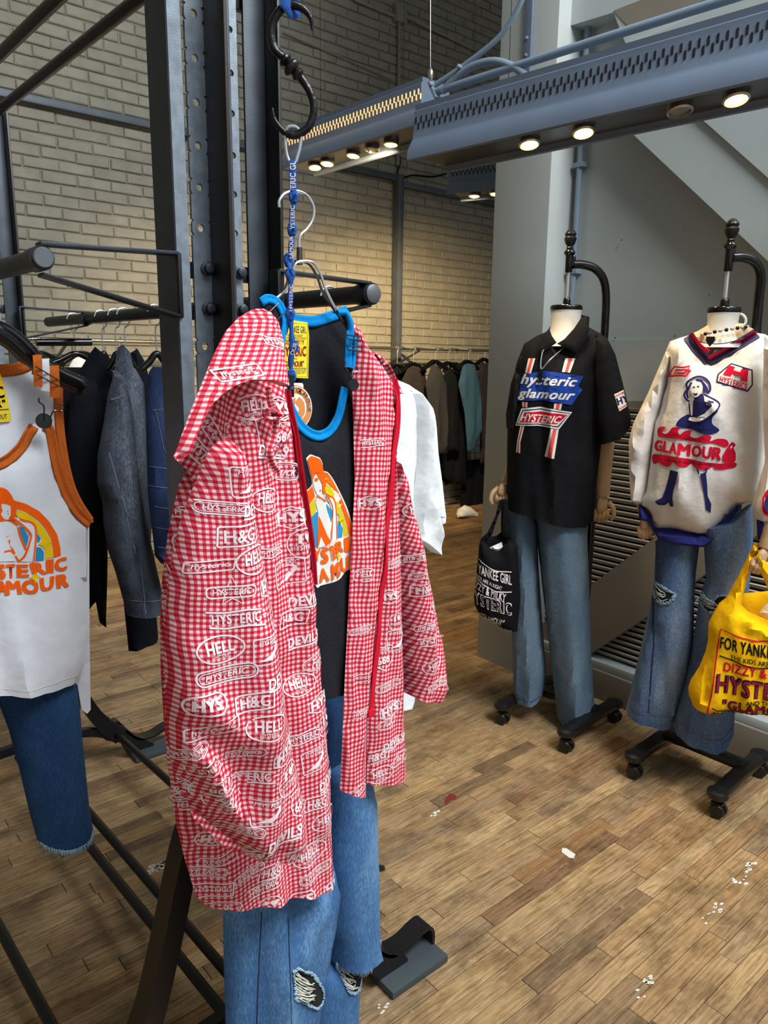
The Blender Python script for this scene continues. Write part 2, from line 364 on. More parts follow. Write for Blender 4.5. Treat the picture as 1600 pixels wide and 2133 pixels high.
# ------------------------------------------------------------------ cloth sheets: outline -> puffed, folded, closed garment piece
def segdist(P, A, B):
    d = B - A; L2 = (d ** 2).sum(1) + 1e-12
    t = np.clip(((P[:, None, :] - A[None]) * d[None]).sum(2) / L2[None], 0, 1)
    q = A[None] + t[..., None] * d[None]
    return np.sqrt(((P[:, None, :] - q) ** 2).sum(2))
class Sheet:
    """fr: plane; out: outline in photo pixels (clockwise or not); D: puff depth; w: rounding width;
    opens: list of outline edge indices (i -> i+1) that stay open (hems, waists); folds: (amp, wavelength, skew);
    creases: list of (px a, px b, amp, width); tilt: extra offset along n per metre (across, up)"""
    def __init__(s, fr, out, D=0.03, w=0.05, opens=(), folds=None, creases=(), step=0.012, tilt=(0, 0), Db=None, uvrot=0.0, uvs=(1, 1), seed=1, h0=0.0, pin=None, tclip=(-9, 9), uvsh=0.0):
        s.uvsh = uvsh
        s.fr = fr; s.D = D; s.w = w; s.Db = D if Db is None else Db; s.h0 = h0
        s.tilt = tilt; s.tclip = tclip; s.ctr = fr.abs_(out).mean(0); P = s.pxs(out); n = len(P); s.out = P
        s.cl = [i for i in range(n) if i not in opens]
        s.A = P[s.cl]; s.B = P[[(i + 1) % n for i in s.cl]]
        s.zt, s.zb = P[:, 1].max(), P[:, 1].min()
        r = np.random.default_rng(seed); s.folds = []
        if folds:
            amp, wl, sk = folds
            for k in range(4):
                s.folds.append((amp * r.uniform(.5, 1) / (1 + .4 * k), 2 * math.pi / (wl * r.uniform(.55, 1.5)), sk + r.uniform(-.12, .12), r.uniform(0, 6.28)))
        s.cr = []
        for a, b, am, wd in creases: s.cr.append((s.pxs([a])[0], s.pxs([b])[0], am, wd))
        s.uvrot = math.radians(uvrot); s.uvs = uvs; s.pin = pin
        # points
        bd = []; s.closed = []
        for i in range(n):
            a, b = P[i], P[(i + 1) % n]; k = max(1, int(np.linalg.norm(b - a) / step))
            for j in range(k): bd.append(a + (b - a) * j / k)
        bd = np.array(bd); m = len(bd)
        lo, hi = bd.min(0), bd.max(0); xs = np.arange(lo[0], hi[0], step); ys = np.arange(lo[1], hi[1], step * 1.25)
        gx, gy = np.meshgrid(xs, ys); G = np.stack([gx.ravel(), gy.ravel()], 1) + r.uniform(-.12, .12, (gx.size, 2)) * step
        # keep inside and away from the border
        x, y = G[:, 0], G[:, 1]; ins = np.zeros(len(G), bool)
        for i in range(m):
            a, b = bd[i], bd[(i + 1) % m]; c = (a[1] > y) != (b[1] > y)
            ins ^= c & (x < (b[0] - a[0]) * (y - a[1]) / (b[1] - a[1] + 1e-15) + a[0])
        G = G[ins]
        if len(G): G = G[segdist(G, bd, np.roll(bd, -1, 0)).min(1) > step * .45]
        V = [Vector(q) for q in np.vstack([bd, G])] if len(G) else [Vector(q) for q in bd]
        res = delaunay_2d_cdt(V, [(i, (i + 1) % m) for i in range(m)], [], 1, 1e-7)
        s.ab = np.array([[q.x, q.y] for q in res[0]]); s.tri = [tuple(f) for f in res[2]]
        om = {}
        for i, oo in enumerate(res[3]):
            for k in oo: om[k] = i
        s.loop = [om.get(i) for i in range(m)]
    def pxs(s, pts):
        R_ = []
        for x, y in pts:
            d = ray(x, y); h = s.h0
            for _ in range(12 if (s.tilt[0] or s.tilt[1]) else 1):
                t = ((s.fr.o + s.fr.n * h - CAM) @ s.fr.n) / (d @ s.fr.n); p = CAM + t * d; ab = np.array([(p - s.fr.o) @ s.fr.u, p[2]])
                h = .5 * h + .5 * float(s.base(ab[None])[0])
            R_.append(ab)
        return np.array(R_)
    def inside(s, ab):
        x, y = ab[:, 0], ab[:, 1]; r = np.zeros(len(ab), bool); P = s.out
        for i in range(len(P)):
            a, b = P[i], P[(i + 1) % len(P)]; c = (a[1] > y) != (b[1] > y)
            r ^= c & (x < (b[0] - a[0]) * (y - a[1]) / (b[1] - a[1] + 1e-15) + a[0])
        return r
    def edge(s, ab):
        if len(s.A) == 0: return np.ones(len(ab))
        d = segdist(ab, s.A, s.B).min(1); x = np.clip(d / s.w, 0, 1)
        return np.sqrt(np.clip(1 - (1 - x) ** 2, 0, 1))
    def base(s, ab):
        q = ab - s.ctr; return s.h0 + s.tilt[0] * q[:, 0] + s.tilt[1] * np.clip(q[:, 1], *s.tclip)
    def h(s, ab, back=False):
        ab = np.atleast_2d(np.asarray(ab, float)); e = s.edge(ab); b = s.base(ab)
        if back: return b - s.Db * e
        hh = s.D * e
        if s.folds or s.cr:
            m = np.clip(e, 0, 1) ** .7
            ramp = .35 + .65 * np.clip((s.zt - ab[:, 1]) / (s.zt - s.zb + 1e-9), 0, 1)
            if s.pin is not None: ramp = ramp * 1.0
            for am, k, sk, ph in s.folds: hh = hh + am * ramp * m * np.sin(k * (ab[:, 0] + sk * ab[:, 1]) + ph)
            for a, c, am, wd in s.cr:
                d = segdist(ab, a[None], c[None])[:, 0]; hh = hh + am * np.exp(-(d / wd) ** 2) * m
        return b + hh
    def P(s, ab, eps=0.0):
        ab = np.atleast_2d(np.asarray(ab, float)); return s.fr.w(ab, s.h(ab) + eps)
    def at(s, x, y, eps=0.0): return s.P(s.pxs([(x, y)]), eps)[0]
    def uvof(s, ab):
        q = (ab - s.ctr); q = np.stack([q[:, 0] + s.uvsh * q[:, 1], q[:, 1]], 1) * np.array(s.uvs); c, sn = math.cos(s.uvrot), math.sin(s.uvrot)
        return np.stack([q[:, 0] * c - q[:, 1] * sn, q[:, 0] * sn + q[:, 1] * c], 1)
    def build(s, name, mat, parent=None, kind=None, hole=None):
        n = len(s.ab); vf = s.P(s.ab); vb = s.fr.w(s.ab, s.h(s.ab, True)); uv = s.uvof(s.ab)
        f = list(s.tri) + [tuple(i + n for i in reversed(t)) for t in s.tri]
        L = [i for i in s.loop if i is not None]
        f += [(L[i], L[(i + 1) % len(L)], L[(i + 1) % len(L)] + n, L[i] + n) for i in range(len(L))]
        mb = MB(); mb.add(np.vstack([vf, vb]), f, np.vstack([uv, uv]))
        return mb.build(name, mat, parent, True, kind)
# ------------------------------------------------------------------ flat print laid on a sheet
_tx = {}
def text2d(s, bold=0.0, shear=0.0):
    k = (s, bold, shear)
    if k not in _tx:
        c = bpy.data.curves.new('t', 'FONT'); c.body = s;  c.shear = shear; c.resolution_u = 3; c.space_character = 1.0 + bold * 2.2
        o = bpy.data.objects.new('t', c); me = bpy.data.meshes.new_from_object(o)
        v = np.array([[q.co.x, q.co.y] for q in me.vertices]); me.calc_loop_triangles(); t = [tuple(q.vertices) for q in me.loop_triangles]
        bpy.data.objects.remove(o); bpy.data.curves.remove(c); bpy.data.meshes.remove(me)
        if bold > .007:
            nv = len(v); ex = bold * .95; ey = bold * .6; v = np.vstack([v + np.array(q) for q in ((-ex, -ey), (ex, -ey), (ex, ey), (-ex, ey))]); t = [tuple(i + k * nv for i in q) for k in range(4) for q in t]
        lo, hi = v.min(0), v.max(0); _tx[k] = ((v - lo) / (hi - lo), t, (hi - lo))
    return _tx[k]
def subdiv(v, tris, mx):
    v = [np.array(q) for q in v]; out = []; todo = [tuple(t) for t in tris]; cache = {}
    def mid(i, j):
        k = (min(i, j), max(i, j))
        if k not in cache: cache[k] = len(v); v.append((v[i] + v[j]) / 2)
        return cache[k]
    for _ in range(7):
        nx = []
        for t in todo:
            e = [np.linalg.norm(v[t[i]] - v[t[(i + 1) % 3]]) for i in range(3)]; k = int(np.argmax(e))
            if e[k] <= mx: out.append(t); continue
            a, b, c = t[k], t[(k + 1) % 3], t[(k + 2) % 3]; m = mid(a, b); nx += [(a, m, c), (m, b, c)]
        todo = nx
        if not todo: break
    return np.array(v), out + todo
class Deco:
    """print on a sheet: shapes given in photo pixels (poly/quad text) or in metres about a spot"""
    def __init__(s, sh, eps=0.0012, mx=0.02): s.sh = sh; s.eps = eps; s.parts = []; s.mx = mx
    def raw(s, ab, tris):
        ab, tris = subdiv(ab, tris, s.mx); k = s.sh.inside(ab); tris = [t for t in tris if k[t[0]] and k[t[1]] and k[t[2]]]; 
        if tris: s.parts.append(MB().add(s.sh.P(ab, s.eps), tris))
        return s
    def poly(s, pts):
        ab = s.sh.pxs(pts); s.raw(ab, tessellate_polygon([[Vector((*q, 0)) for q in ab]])); return s
    def curve(s, pts, n=6): return s.poly([tuple(q) for q in catmull(list(pts) + [pts[0]], n)[:-1]])
    def line(s, pts, w, closed=False, n=0):
        ab = s.sh.pxs(pts)
        if n: ab = catmull(np.vstack([ab, ab[:1]]) if closed else ab, n)
        elif closed: ab = np.vstack([ab, ab[:1]])
        return s.stroke(ab, w)
    def stroke(s, ab, w):
        t = np.gradient(ab, axis=0); t /= np.linalg.norm(t, axis=1)[:, None] + 1e-12; nn = np.stack([-t[:, 1], t[:, 0]], 1) * w / 2
        V = np.vstack([ab + nn, ab - nn]); k = len(ab); T = []
        for i in range(k - 1): T += [(i, i + 1, k + i + 1), (i, k + i + 1, k + i)]
        return s.raw(V, T)
    def text(s, tx, quad, bold=0.02, shear=0.0):
        """quad: pixels top-left, top-right, bottom-right, bottom-left"""
        v, t, _ = text2d(tx, bold, shear); q = s.sh.pxs(quad)
        ab = (q[3] * (1 - v[:, :1]) + q[2] * v[:, :1]) * (1 - v[:, 1:]) + (q[0] * (1 - v[:, :1]) + q[1] * v[:, :1]) * v[:, 1:]
        return s.raw(ab, t)
    def stamp(s, geo, px, size, rot=0.0, sx=1.0, clip=True):
        """geo: (verts, tris) in unit coordinates about 0; size in metres"""
        v, t = geo; c, sn = math.cos(math.radians(rot)), math.sin(math.radians(rot))
        v = v * size; ab = np.stack([(v[:, 0] * c - v[:, 1] * sn) * sx, v[:, 0] * sn + v[:, 1] * c], 1) + s.sh.pxs([px])[0]
        return s.raw(ab, t)
    def build(s, name, mat, parent):
        o = None
        for q in s.parts: o = q.build(name, mat, parent, 'all')
        return o
def piping(sh, pts, w, mat, name, parent, hgt=0.004, n=5, eps=0.001, closed=False):
    ab = catmull(sh.pxs(pts), n); t = np.gradient(ab, axis=0); t /= np.linalg.norm(t, axis=1)[:, None]; nn = np.stack([-t[:, 1], t[:, 0]], 1)
    k = len(ab); V = []; cols = np.linspace(-1, 1, 7)
    for c in cols:
        q = ab + nn * c * w / 2; V.append(sh.P(q, 0) + sh.fr.n * (eps + hgt * math.sqrt(max(0, 1 - c * c))))
    V.append(sh.P(ab, 0) - sh.fr.n * 0.002)
    f = []
    m = len(V)
    for a in range(m):
        b = (a + 1) % m
        for i in range(k - 1): f.append((a * k + i, a * k + i + 1, b * k + i + 1, b * k + i))
    return MB().add(np.vstack(V), f).build(name, mat, parent, 'all')
# ------------------------------------------------------------------ emblem library (unit coordinates, width about 1)
def g_join(*gs):
    V = []; T = []; o = 0
    for v, t in gs: V.append(np.asarray(v, float)); T += [tuple(i + o for i in q) for q in t]; o += len(v)
    return np.vstack(V), T
def g_poly(pts): return np.array(pts, float), [tuple(t) for t in tessellate_polygon([[Vector((*q, 0)) for q in pts]])]
def g_line(pts, w, closed=True):
    p = np.array(pts, float); k = len(p); d = []
    for i in range(k):
        a = p[(i - 1) % k] if closed or i else p[i]; b = p[(i + 1) % k] if closed or i < k - 1 else p[i]
        t = (b - a) / (np.linalg.norm(b - a) + 1e-12); d.append((-t[1], t[0]))
    d = np.array(d); V = np.vstack([p + d * w / 2, p - d * w / 2]); T = []
    for i in range(k if closed else k - 1): j = (i + 1) % k; T += [(i, j, k + j), (i, k + j, k + i)]
    return V, T
def g_text(s, cx, cy, w, h, bold=0.03, shear=0.0, arch=0.0):
    v, t, _ = text2d(s, bold, shear); x = (v[:, 0] - .5) * w + cx; y = (v[:, 1] - .5) * h + cy + arch * (1 - (2 * v[:, 0] - 1) ** 2)
    return np.stack([x, y], 1), t
def ell(rx, ry, n=28, cx=0, cy=0): return [(cx + rx * math.cos(2 * math.pi * i / n), cy + ry * math.sin(2 * math.pi * i / n)) for i in range(n)]
def rrect(w, h, r=.08, sk=0.0):
    o = []
    for cx, cy, a0 in ((w / 2 - r, h / 2 - r, 0), (-w / 2 + r, h / 2 - r, 90), (-w / 2 + r, -h / 2 + r, 180), (w / 2 - r, -h / 2 + r, 270)):
        for k in range(4):
            a = math.radians(a0 + 30 * k); x, y = cx + r * math.cos(a), cy + r * math.sin(a); o.append((x + sk * y, y))
    return o
EM = {}
def emblems():
    E = EM
    E['hell'] = g_join(g_line(ell(.5, .31), .035), g_text('HELL', 0, .05, .62, .27, .035), g_text('HYSTERIC', 0, -.17, .42, .09, .0))
    sw = [(-.36, -.27), (-.05, -.12), (.12, 0), (.2, .1), (.12, .14), (-.05, .13), (.1, .17), (.28, .14), (.3, .02), (.12, -.16), (.0, -.27)]
    E['road'] = g_join(g_line(rrect(.96, .72, .07), .03), g_text('HYSTERIC', 0, .25, .7, .12, .01, .25), g_poly(sw))
    E['devils'] = g_join(g_text('DEVILS', 0, .02, 1.0, .28, .035, .15), g_line([(-.5, -.17), (.42, -.17), (.5, .1)], .05, False))
    E['hg'] = g_join(g_line(rrect(.86, .42, .04, .18), .035), g_text('H&G', 0, 0, .66, .28, .02, .12))
    hx = [(-.46, .12), (0, .3), (.46, .12), (.46, -.14), (0, -.32), (-.46, -.14)]
    E['hys'] = g_join(g_line(hx, .035), g_text('HYS', 0, 0, .78, .3, .06), g_line([(-.46, .12), (0, .2), (.46, .12)], .02, False))
    ht = [(.12, .04), (.02, .16), (.03, .24), (.09, .26), (.13, .21), (.17, .26), (.24, .24), (.25, .16)]
    E['ilove'] = g_join(g_line(ell(.42, .42), .03), g_text('I', -.13, .14, .1, .26, .05), g_poly([(x * 1.15 - .02, y * 1.1 - .02) for x, y in ht]), g_text('HYSTERIC', 0, -.12, .66, .15, .01))
    shd = [(-.4, .42), (-.2, .47), (0, .42), (.2, .47), (.4, .42), (.36, .3), (.42, .05), (.34, -.25), (0, -.46), (-.34, -.25), (-.42, .05), (-.36, .3)]
    E['666'] = g_join(g_line(shd, .04), g_text('HYSTERIC', 0, .3, .6, .13, .0), g_text('666', 0, -.06, .56, .3, .03))
    E['pill'] = g_join(g_line(rrect(1.1, .3, .14), .03), g_line(rrect(1.0, .2, .09), .015), g_text('HYSTERIC', 0, 0, .8, .13, .02, .2))
    st = [(.34 * (1 if i % 2 == 0 else .42) * math.sin(i * math.pi / 5) , .34 * (1 if i % 2 == 0 else .42) * math.cos(i * math.pi / 5)) for i in range(10)]
    E['star'] = g_join(g_line(st, .025), g_line(rrect(.98, .24, .1), .03), g_text('HYSTERIC', 0, 0, .76, .13, .02, .15))
    E['bar'] = g_join(g_text('HYSTERIC', 0, 0, .9, .2, .025), g_line([(-.55, .17), (-.2, .13), (.2, .17), (.5, .13)], .035, False), g_line([(-.5, -.15), (-.2, -.19), (.2, -.15), (.55, -.19)], .035, False), g_line([(.5, 0), (.62, 0)], .03, False))
    E['script'] = g_join(g_line(ell(.52, .24), .03), g_line(ell(.46, .19), .012), g_text('Fuck', 0, 0, .56, .24, .02, .55))
    E['blob'] = g_join(g_line(rrect(.8, .44, .2, .05), .035), g_text('HYS', 0, 0, .58, .26, .06, .1))
    E['box'] = g_join(g_line(rrect(.7, .34, .02), .03), g_text('HYSTERIC', 0, .02, .6, .13, .01))
    E['wave'] = g_join(g_line(rrect(1.0, .26, .04, .3), .03), g_text('hysteric', 0, 0, .8, .16, .01, .3))
emblems()
# ================================================================== THE SETTING
def struct(o): o['kind'] = 'structure'; return o
WALLY, PIL_X, ST_X = 5.15, 2.525, 2.68
floor = struct(MB().box((-3, -3, -0.08), (7.5, 5.4, -0.012)).build('floor', m_gap)); floor['label'] = 'worn narrow oak plank floor with scuffs and paint specks'
struct(MB().box((-3, -3, 5.6), (7.5, 5.4, 5.7)).build('ceiling', m_greyb))['label'] = 'unseen plain ceiling added to shut out sky light from above'  # out-of-view slab, put in so sky light fades into the room
wall_back = struct(MB().box((-3, WALLY + 0.007, -0.012), (7.5, WALLY + 0.2, 5.6)).build('wall_back', m_mortar)); wall_back['label'] = 'grey painted brick wall at the back of the shop'
struct(MB().box((7.5, -3, -0.012), (7.7, 5.4, 5.6)).build('wall_end', m_mortar))['label'] = 'unseen plain end wall added to stop light leaking into the hall'  # out-of-view wall, put in against a light leak
struct(MB().box((-3.2, -3, -0.012), (-3, 5.4, 5.6)).build('wall_left', m_mortar))['label'] = 'unseen plain left wall added to block light from that side'  # out-of-view wall, put in to cut the flat light from the left
# planks
def plank_mesh(l, w=0.0488, t=0.012, ch=0.0014):
    z = 0.0; v = [(-l / 2, -w / 2, -t), (l / 2, -w / 2, -t), (l / 2, w / 2, -t), (-l / 2, w / 2, -t),
                  (-l / 2, -w / 2, z - ch), (l / 2, -w / 2, z - ch), (l / 2, w / 2, z - ch), (-l / 2, w / 2, z - ch),
                  (-l / 2 + ch, -w / 2 + ch, z), (l / 2 - ch, -w / 2 + ch, z), (l / 2 - ch, w / 2 - ch, z), (-l / 2 + ch, w / 2 - ch, z)]
    f = [(0, 1, 5, 4), (1, 2, 6, 5), (2, 3, 7, 6), (3, 0, 4, 7), (4, 5, 9, 8), (5, 6, 10, 9), (6, 7, 11, 10), (7, 4, 8, 11), (8, 9, 10, 11)]
    return v, f
PL = [0.22, 0.3, 0.36, 0.42, 0.48, 0.56, 0.66, 0.8]; PM = []
for l in PL:
    v, f = plank_mesh(l - 0.0014); me = bpy.data.meshes.new('plank'); me.from_pydata(v, [], f); me.materials.append(m_floor); PM.append(me)
cand = []; rs = random.Random(11); pitch = 0.0502
for r in range(int((WALLY + 1.2) / pitch)):
    y = -1.2 + (r + .5) * pitch; x = -1.6 - rs.random() * .6
    while x < 6.6:
        k = rs.choice([0, 1, 2, 3, 3, 4, 4, 5, 5, 6, 6, 7]); l = PL[k]; cand.append((x + l / 2, y, k)); x += l
def pxarea(c):
    x, y, k = c; l = PL[k]; q = []
    for dx, dy in ((-1, -1), (1, -1), (1, 1), (-1, 1)):
        p = proj((x + dx * l / 2, y + dy * .025, 0))
        if p[2] < .2: return 0
        q.append(p)
    cx = sum(p[0] for p in q) / 4; cy = sum(p[1] for p in q) / 4
    vis = sum(0 < p[0] < 1600 and 0 < p[1] < 2133 for p in q) + (0 < cx < 1600 and 0 < cy < 2133)
    if vis == 0 or (cx > 1100 and cy < 1450): return 0
    return abs(sum(q[i][0] * q[(i + 1) % 4][1] - q[(i + 1) % 4][0] * q[i][1] for i in range(4))) / 2
ar = [(pxarea(c), i) for i, c in enumerate(cand)]; ar.sort(reverse=True)
top = {i for a, i in ar[:300] if a > 0}; rest = MB()
for i, (x, y, k) in enumerate(cand):
    dz = rs.uniform(-.0008, 0)
    if i in top:
        o = bpy.data.objects.new('plank', PM[k]); COL.objects.link(o); o.location = (x, y, dz); o.parent = floor
    else:
        v, f = plank_mesh(PL[k] - .0014); rest.add([(a + x, b + y, c + dz) for a, b, c in v], f)
rest.build('far_planks', m_floor, floor, kind='stuff')
# paint marks on the floor (their own shape)
def spill(pts, mat, name, n=5):
    ab = catmull([pl(x, y, 2, 0.0)[:2] for x, y in pts + pts[:1]], n)[:-1]
    MB().prism([tuple(q) for q in ab], (0, 0, 0.0001), (1, 0, 0), (0, 1, 0), (0, 0, 1), 0.0006).build(name, mat, floor)
spill([(1171, 1767), (1180, 1767), (1199, 1780), (1195, 1788), (1186, 1787), (1170, 1775)], m_paint_spill, 'paint_fleck', 1)
for k in range(46):
    a_, b_ = rs.random(), rs.random(); px, py = 306 + 52 * a_ + 4 * b_, 1806 - 20 * a_ + 15 * b_; s_ = rs.uniform(1.5, 4.5); spill([(px - s_, py + .6 * s_), (px, py - s_ * .5), (px + s_ * 1.2, py - s_ * .6), (px + s_ * .5, py + s_ * .4)], m_paint_spill, 'paint_fleck', 2)
for cx, cy, n in ((1562, 1805, 9), (1540, 1838, 8), (1497, 1890, 8), (1475, 1912, 4), (1352, 2040, 8), (1330, 2072, 3), (905, 1702, 4), (800, 2100, 6), (915, 1336, 3)):
    for k in range(n):
        px, py = cx + rs.uniform(-14, 14), cy + rs.uniform(-12, 12); a = rs.uniform(2, 5)
        spill([(px - a, py + 1), (px, py - a * .7), (px + a * 1.3, py - a * .5), (px + a * .6, py + a * .5)], m_paint_spill, 'paint_fleck', 2)
spill([(926, 1668), (936, 1654), (948, 1656), (950, 1664), (938, 1668), (930, 1676)], m_red_spill, 'red_stain')
spill([(780, 1808), (790, 1802), (800, 1804), (802, 1812), (792, 1816), (782, 1814)], m_blackpaint, 'black_stain')
# bricks
def brick_mesh(seed):
    r = random.Random(seed); l, hh, d = 0.2085, 0.0605, 0.013; ch = 0.006; j = lambda a: r.uniform(-a, a)
    v = []
    for (sx, sz) in ((-1, -1), (1, -1), (1, 1), (-1, 1)): v.append((sx * l / 2, d, sz * hh / 2))
    for (sx, sz) in ((-1, -1), (1, -1), (1, 1), (-1, 1)): v.append((sx * (l / 2) + j(.002), 0.006, sz * (hh / 2) + j(.0015)))
    for (sx, sz) in ((-1, -1), (1, -1), (1, 1), (-1, 1)): v.append((sx * (l / 2 - ch) + j(.002), j(.0015), sz * (hh / 2 - ch) + j(.0015)))
    f = [(0, 1, 5, 4), (1, 2, 6, 5), (2, 3, 7, 6), (3, 0, 4, 7), (4, 5, 9, 8), (5, 6, 10, 9), (6, 7, 11, 10), (7, 4, 8, 11), (8, 9, 10, 11)]
    return v, f
BM = []
for q in range(6):
    v, f = brick_mesh(q); me = bpy.data.meshes.new('brick'); me.from_pydata(v, [], f); me.materials.append(m_brick); BM.append((me, v, f))
bl = []
for rr in range(79):
    for cc in range(-9, 34):
        bl.append((cc * .216 + (.108 if rr % 2 else 0) + rs.uniform(-.004, .004), .035 + rr * .0705 + rs.uniform(-.002, .002), rs.randrange(6)))
def bvis(b):
    x, y, w = proj((b[0], WALLY, b[1]))
    if w < .5: return 0
    ok = (0 < x < 335 and -20 < y < 700) or (345 < x < 380 and y < 530) or (590 < x < 1040 and -20 < y < 730)
    return (1 / w ** 2) if ok else 0
order = sorted(range(len(bl)), key=lambda i: -bvis(bl[i])); top = {i for i in order[:300] if bvis(bl[i]) > 0}; rest = MB()
for i, (x, z, q) in enumerate(bl):
    if z > 5.55 or x > 7.3: continue
    dy = rs.uniform(-.0025, .0015)
    if i in top:
        o = bpy.data.objects.new('brick', BM[q][0]); COL.objects.link(o); o.location = (x, WALLY - .006 + dy, z); o.parent = wall_back
    else: rest.add([(a + x, b + WALLY - .006 + dy, c + z) for a, b, c in BM[q][1]], BM[q][2])
rest.build('far_bricks', m_brick, wall_back, kind='stuff')
# fittings on the brick wall
WY = WALLY - 0.03
def wz(px, py): return pl(px, py, 1, WY)
zc = wz(160, 229)[2]; xp = wz(824, 500)[0]
o = MB().bar((-1.0, WY - .01, zc), (xp, WY - .01, zc), .05, .045, bev=.004).build('trim_1', m_slate, smooth=True); struct(o); o['label'] = 'dark steel channel running along the brick wall'
o = MB().bar((xp, WY - .03, 0.0), (xp, WY - .03, zc + .03), .085, .06, (1, 0, 0), .012).build('trim_2', m_slate, smooth=True); struct(o); o['label'] = 'dark upright steel post on the brick wall'
o = MB().bar((xp, WY - .03, zc - .04), (7.4, WY - .03, zc - .04), .04, .05, bev=.003).build('trim_3', m_slate, smooth=True); struct(o); o['label'] = 'dark steel channel right of the wall post'
cnd = thing('wall_conduit', 'thin painted conduit with junction box high on the brick wall', 'conduit', wz(832, 30))
jb = wz(832, 30); m_cnd = m_mortar
MB().rbox(jb, (.11, .06, .13), None, .006).build('junction_box', m_brick, cnd, True)
for a, b, r in (((740, 0), (822, 34), .013), ((842, 33), (1060, 138), .013), ((832, 48), (829, 345), .014), ((590, 66), (822, 168), .006)):
    MB().tube([wz(*a), wz(*b)], r, 8).build('pipe', m_brick, cnd, True)
cb = MB().tube(catmull([wz(*q) for q in ((829, 318), (834, 335), (828, 360), (835, 372), (860, 365), (900, 368), (930, 362))], 5), .008, 6).build('cable', m_blkgloss, None, True)
tag(cb, 'loose black cable looping over the top of the dark wall post', 'cable')
# pillar and stair block
struct(MB().box((PIL_X, 2.0, -0.012), (2.78, 2.295, 5.6), .004).build('wall_pillar', m_grey, smooth=True))['label'] = 'smooth grey boxed pillar beside the stair wall'
wall_right = struct(MB().box((ST_X, -3, -0.012), (2.95, 2.29, 5.6)).build('wall_right', m_grey)); wall_right['label'] = 'grey painted wall under the staircase'
def xprism(pts, x0, x1, name, mat, label=None, parent=None, bev=None):
    q = [pl(px, py, 0, x0) for px, py in pts]
    o = MB().prism([(p[1], p[2]) for p in q], (x0, 0, 0), (0, 1, 0), (0, 0, 1), (1, 0, 0), x1 - x0).build(name, mat, parent)
    if label: struct(o); o['label'] = label
    return o
xprism([(1195, 165), (1300, 262), (1605, 549), (2100, 1018), (2100, -400), (1480, 20), (1310, 92)], 2.575, ST_X + .02, 'trim_4', m_greyb, 'pale slanted underside of the staircase')
xprism([(1400, 195), (1462, 248), (1605, 375), (2100, 806), (2100, -400), (1500, 60)], 2.562, 2.60, 'trim_5', m_greyb, 'raised slanted panel on the staircase side')
xprism([(1166, 60), (1278, 26), (1303, 90), (1420, 60), (1800, -200), (1166, -400)], 2.60, ST_X + .02, 'trim_6', m_greyb, 'boxed grey beam end above the lighting track')
xprism([(1278, 22), (1450, -45), (1560, -90), (1560, -40), (1440, 12), (1310, 56)], 2.597, 2.62, 'trim_7', m_taupe, 'brown gap strip under the upper beam')
xprism([(1176, 709), (1900, 703), (1900, 835), (1176, 836)], ST_X - .012, ST_X + .02, 'trim_8', m_grey, 'flat grey panel below the wall seam')
xprism([(1176, 836), (1900, 832), (1900, 848), (1176, 852)], ST_X - .03, ST_X + .02, 'trim_9', m_taupe, 'brown rail above the louvred slats')
for px, py in ((1158, 632), (1282, 704), (1406, 700), (1295, 500), (1478, 614), (1426, 481)):
    p = pl(px, py, 0, ST_X - .013); MB().lathe([(.004, 0), (.004, .003), (.002, .004)], p, (-1, 0, 0), 8).build('screw', m_lampring, wall_right, True)
# louvred slats
zt = pl(1400, 852, 0, 2.65)[2]; zb = .165; ns = int((zt - zb) / .0245)
MB().box((ST_X - .006, -1.2, zb - .02), (ST_X - .001, 2.0, zt + .01)).build('louvre_backing', m_blackpaint, wall_right)
slm = bpy.data.meshes.new('slat'); b_ = MB().bar((0, -1.2, 0), (0, 2.0, 0), .020, .006); slm.from_pydata(b_.v, [], b_.f); slm.materials.append(m_slat)
for i in range(ns):
    o = bpy.data.objects.new('slat', slm); COL.objects.link(o); o.location = (ST_X - .022, 0, zb + (i + .5) * (zt - zb) / ns); o.rotation_euler = (0, math.radians(50), 0); o.parent = wall_right
xprism([(1130, 1298), (1232, 1218), (1364, 1120), (1480, 1034), (1640, 912), (1640, 1046), (1468, 1172), (1350, 1256), (1232, 1332), (1130, 1408)], ST_X - .06, ST_X - .03, 'trim_10', m_taupe, 'grey-brown slanted panel crossing the louvred slats')
xprism([(1130, 1408), (1232, 1332), (1350, 1256), (1468, 1172), (1640, 1046), (1640, 1068), (1468, 1196), (1350, 1282), (1232, 1360), (1130, 1438)], ST_X - .07, ST_X - .03, 'trim_11', m_taupe, 'raised lower edge strip of the slanted panel')
o = MB().box((2.585, -3, -0.0), (ST_X, 1.998, .125), .004).build('baseboard_right', m_taupe, smooth=True); struct(o); o['label'] = 'grey-brown plinth along the stair wall'
o = MB().box((2.60, -3, .1255), (ST_X, 1.998, .16), .006).build('trim_12', m_greyb, smooth=True); struct(o); o['label'] = 'pale ledge on top of the plinth'
cnd = thing('conduit_pipe', 'pale vertical conduit pipe in the corner by the pillar', 'pipe', pl(1193, 600, 0, ST_X - .02))
c0, c1 = pl(1216, 200, 0, ST_X - .025), pl(1192, 610, 0, ST_X - .025)
MB().tube([(ST_X - .025, c1[1], c0[2] + .8), (ST_X - .025, c1[1], c1[2]), (ST_X - .03, c1[1] + .02, c1[2] - .09), (ST_X - .03, c1[1] + .04, .9)], .012, 10).build('pipe', m_pipe, cnd, True)
for py in (345, 565):
    p = pl(1205, py, 0, ST_X - .025); MB().rbox((ST_X - .02, c1[1], p[2]), (.04, .05, .02), None, .003).build('clip', m_pipe, cnd, True)
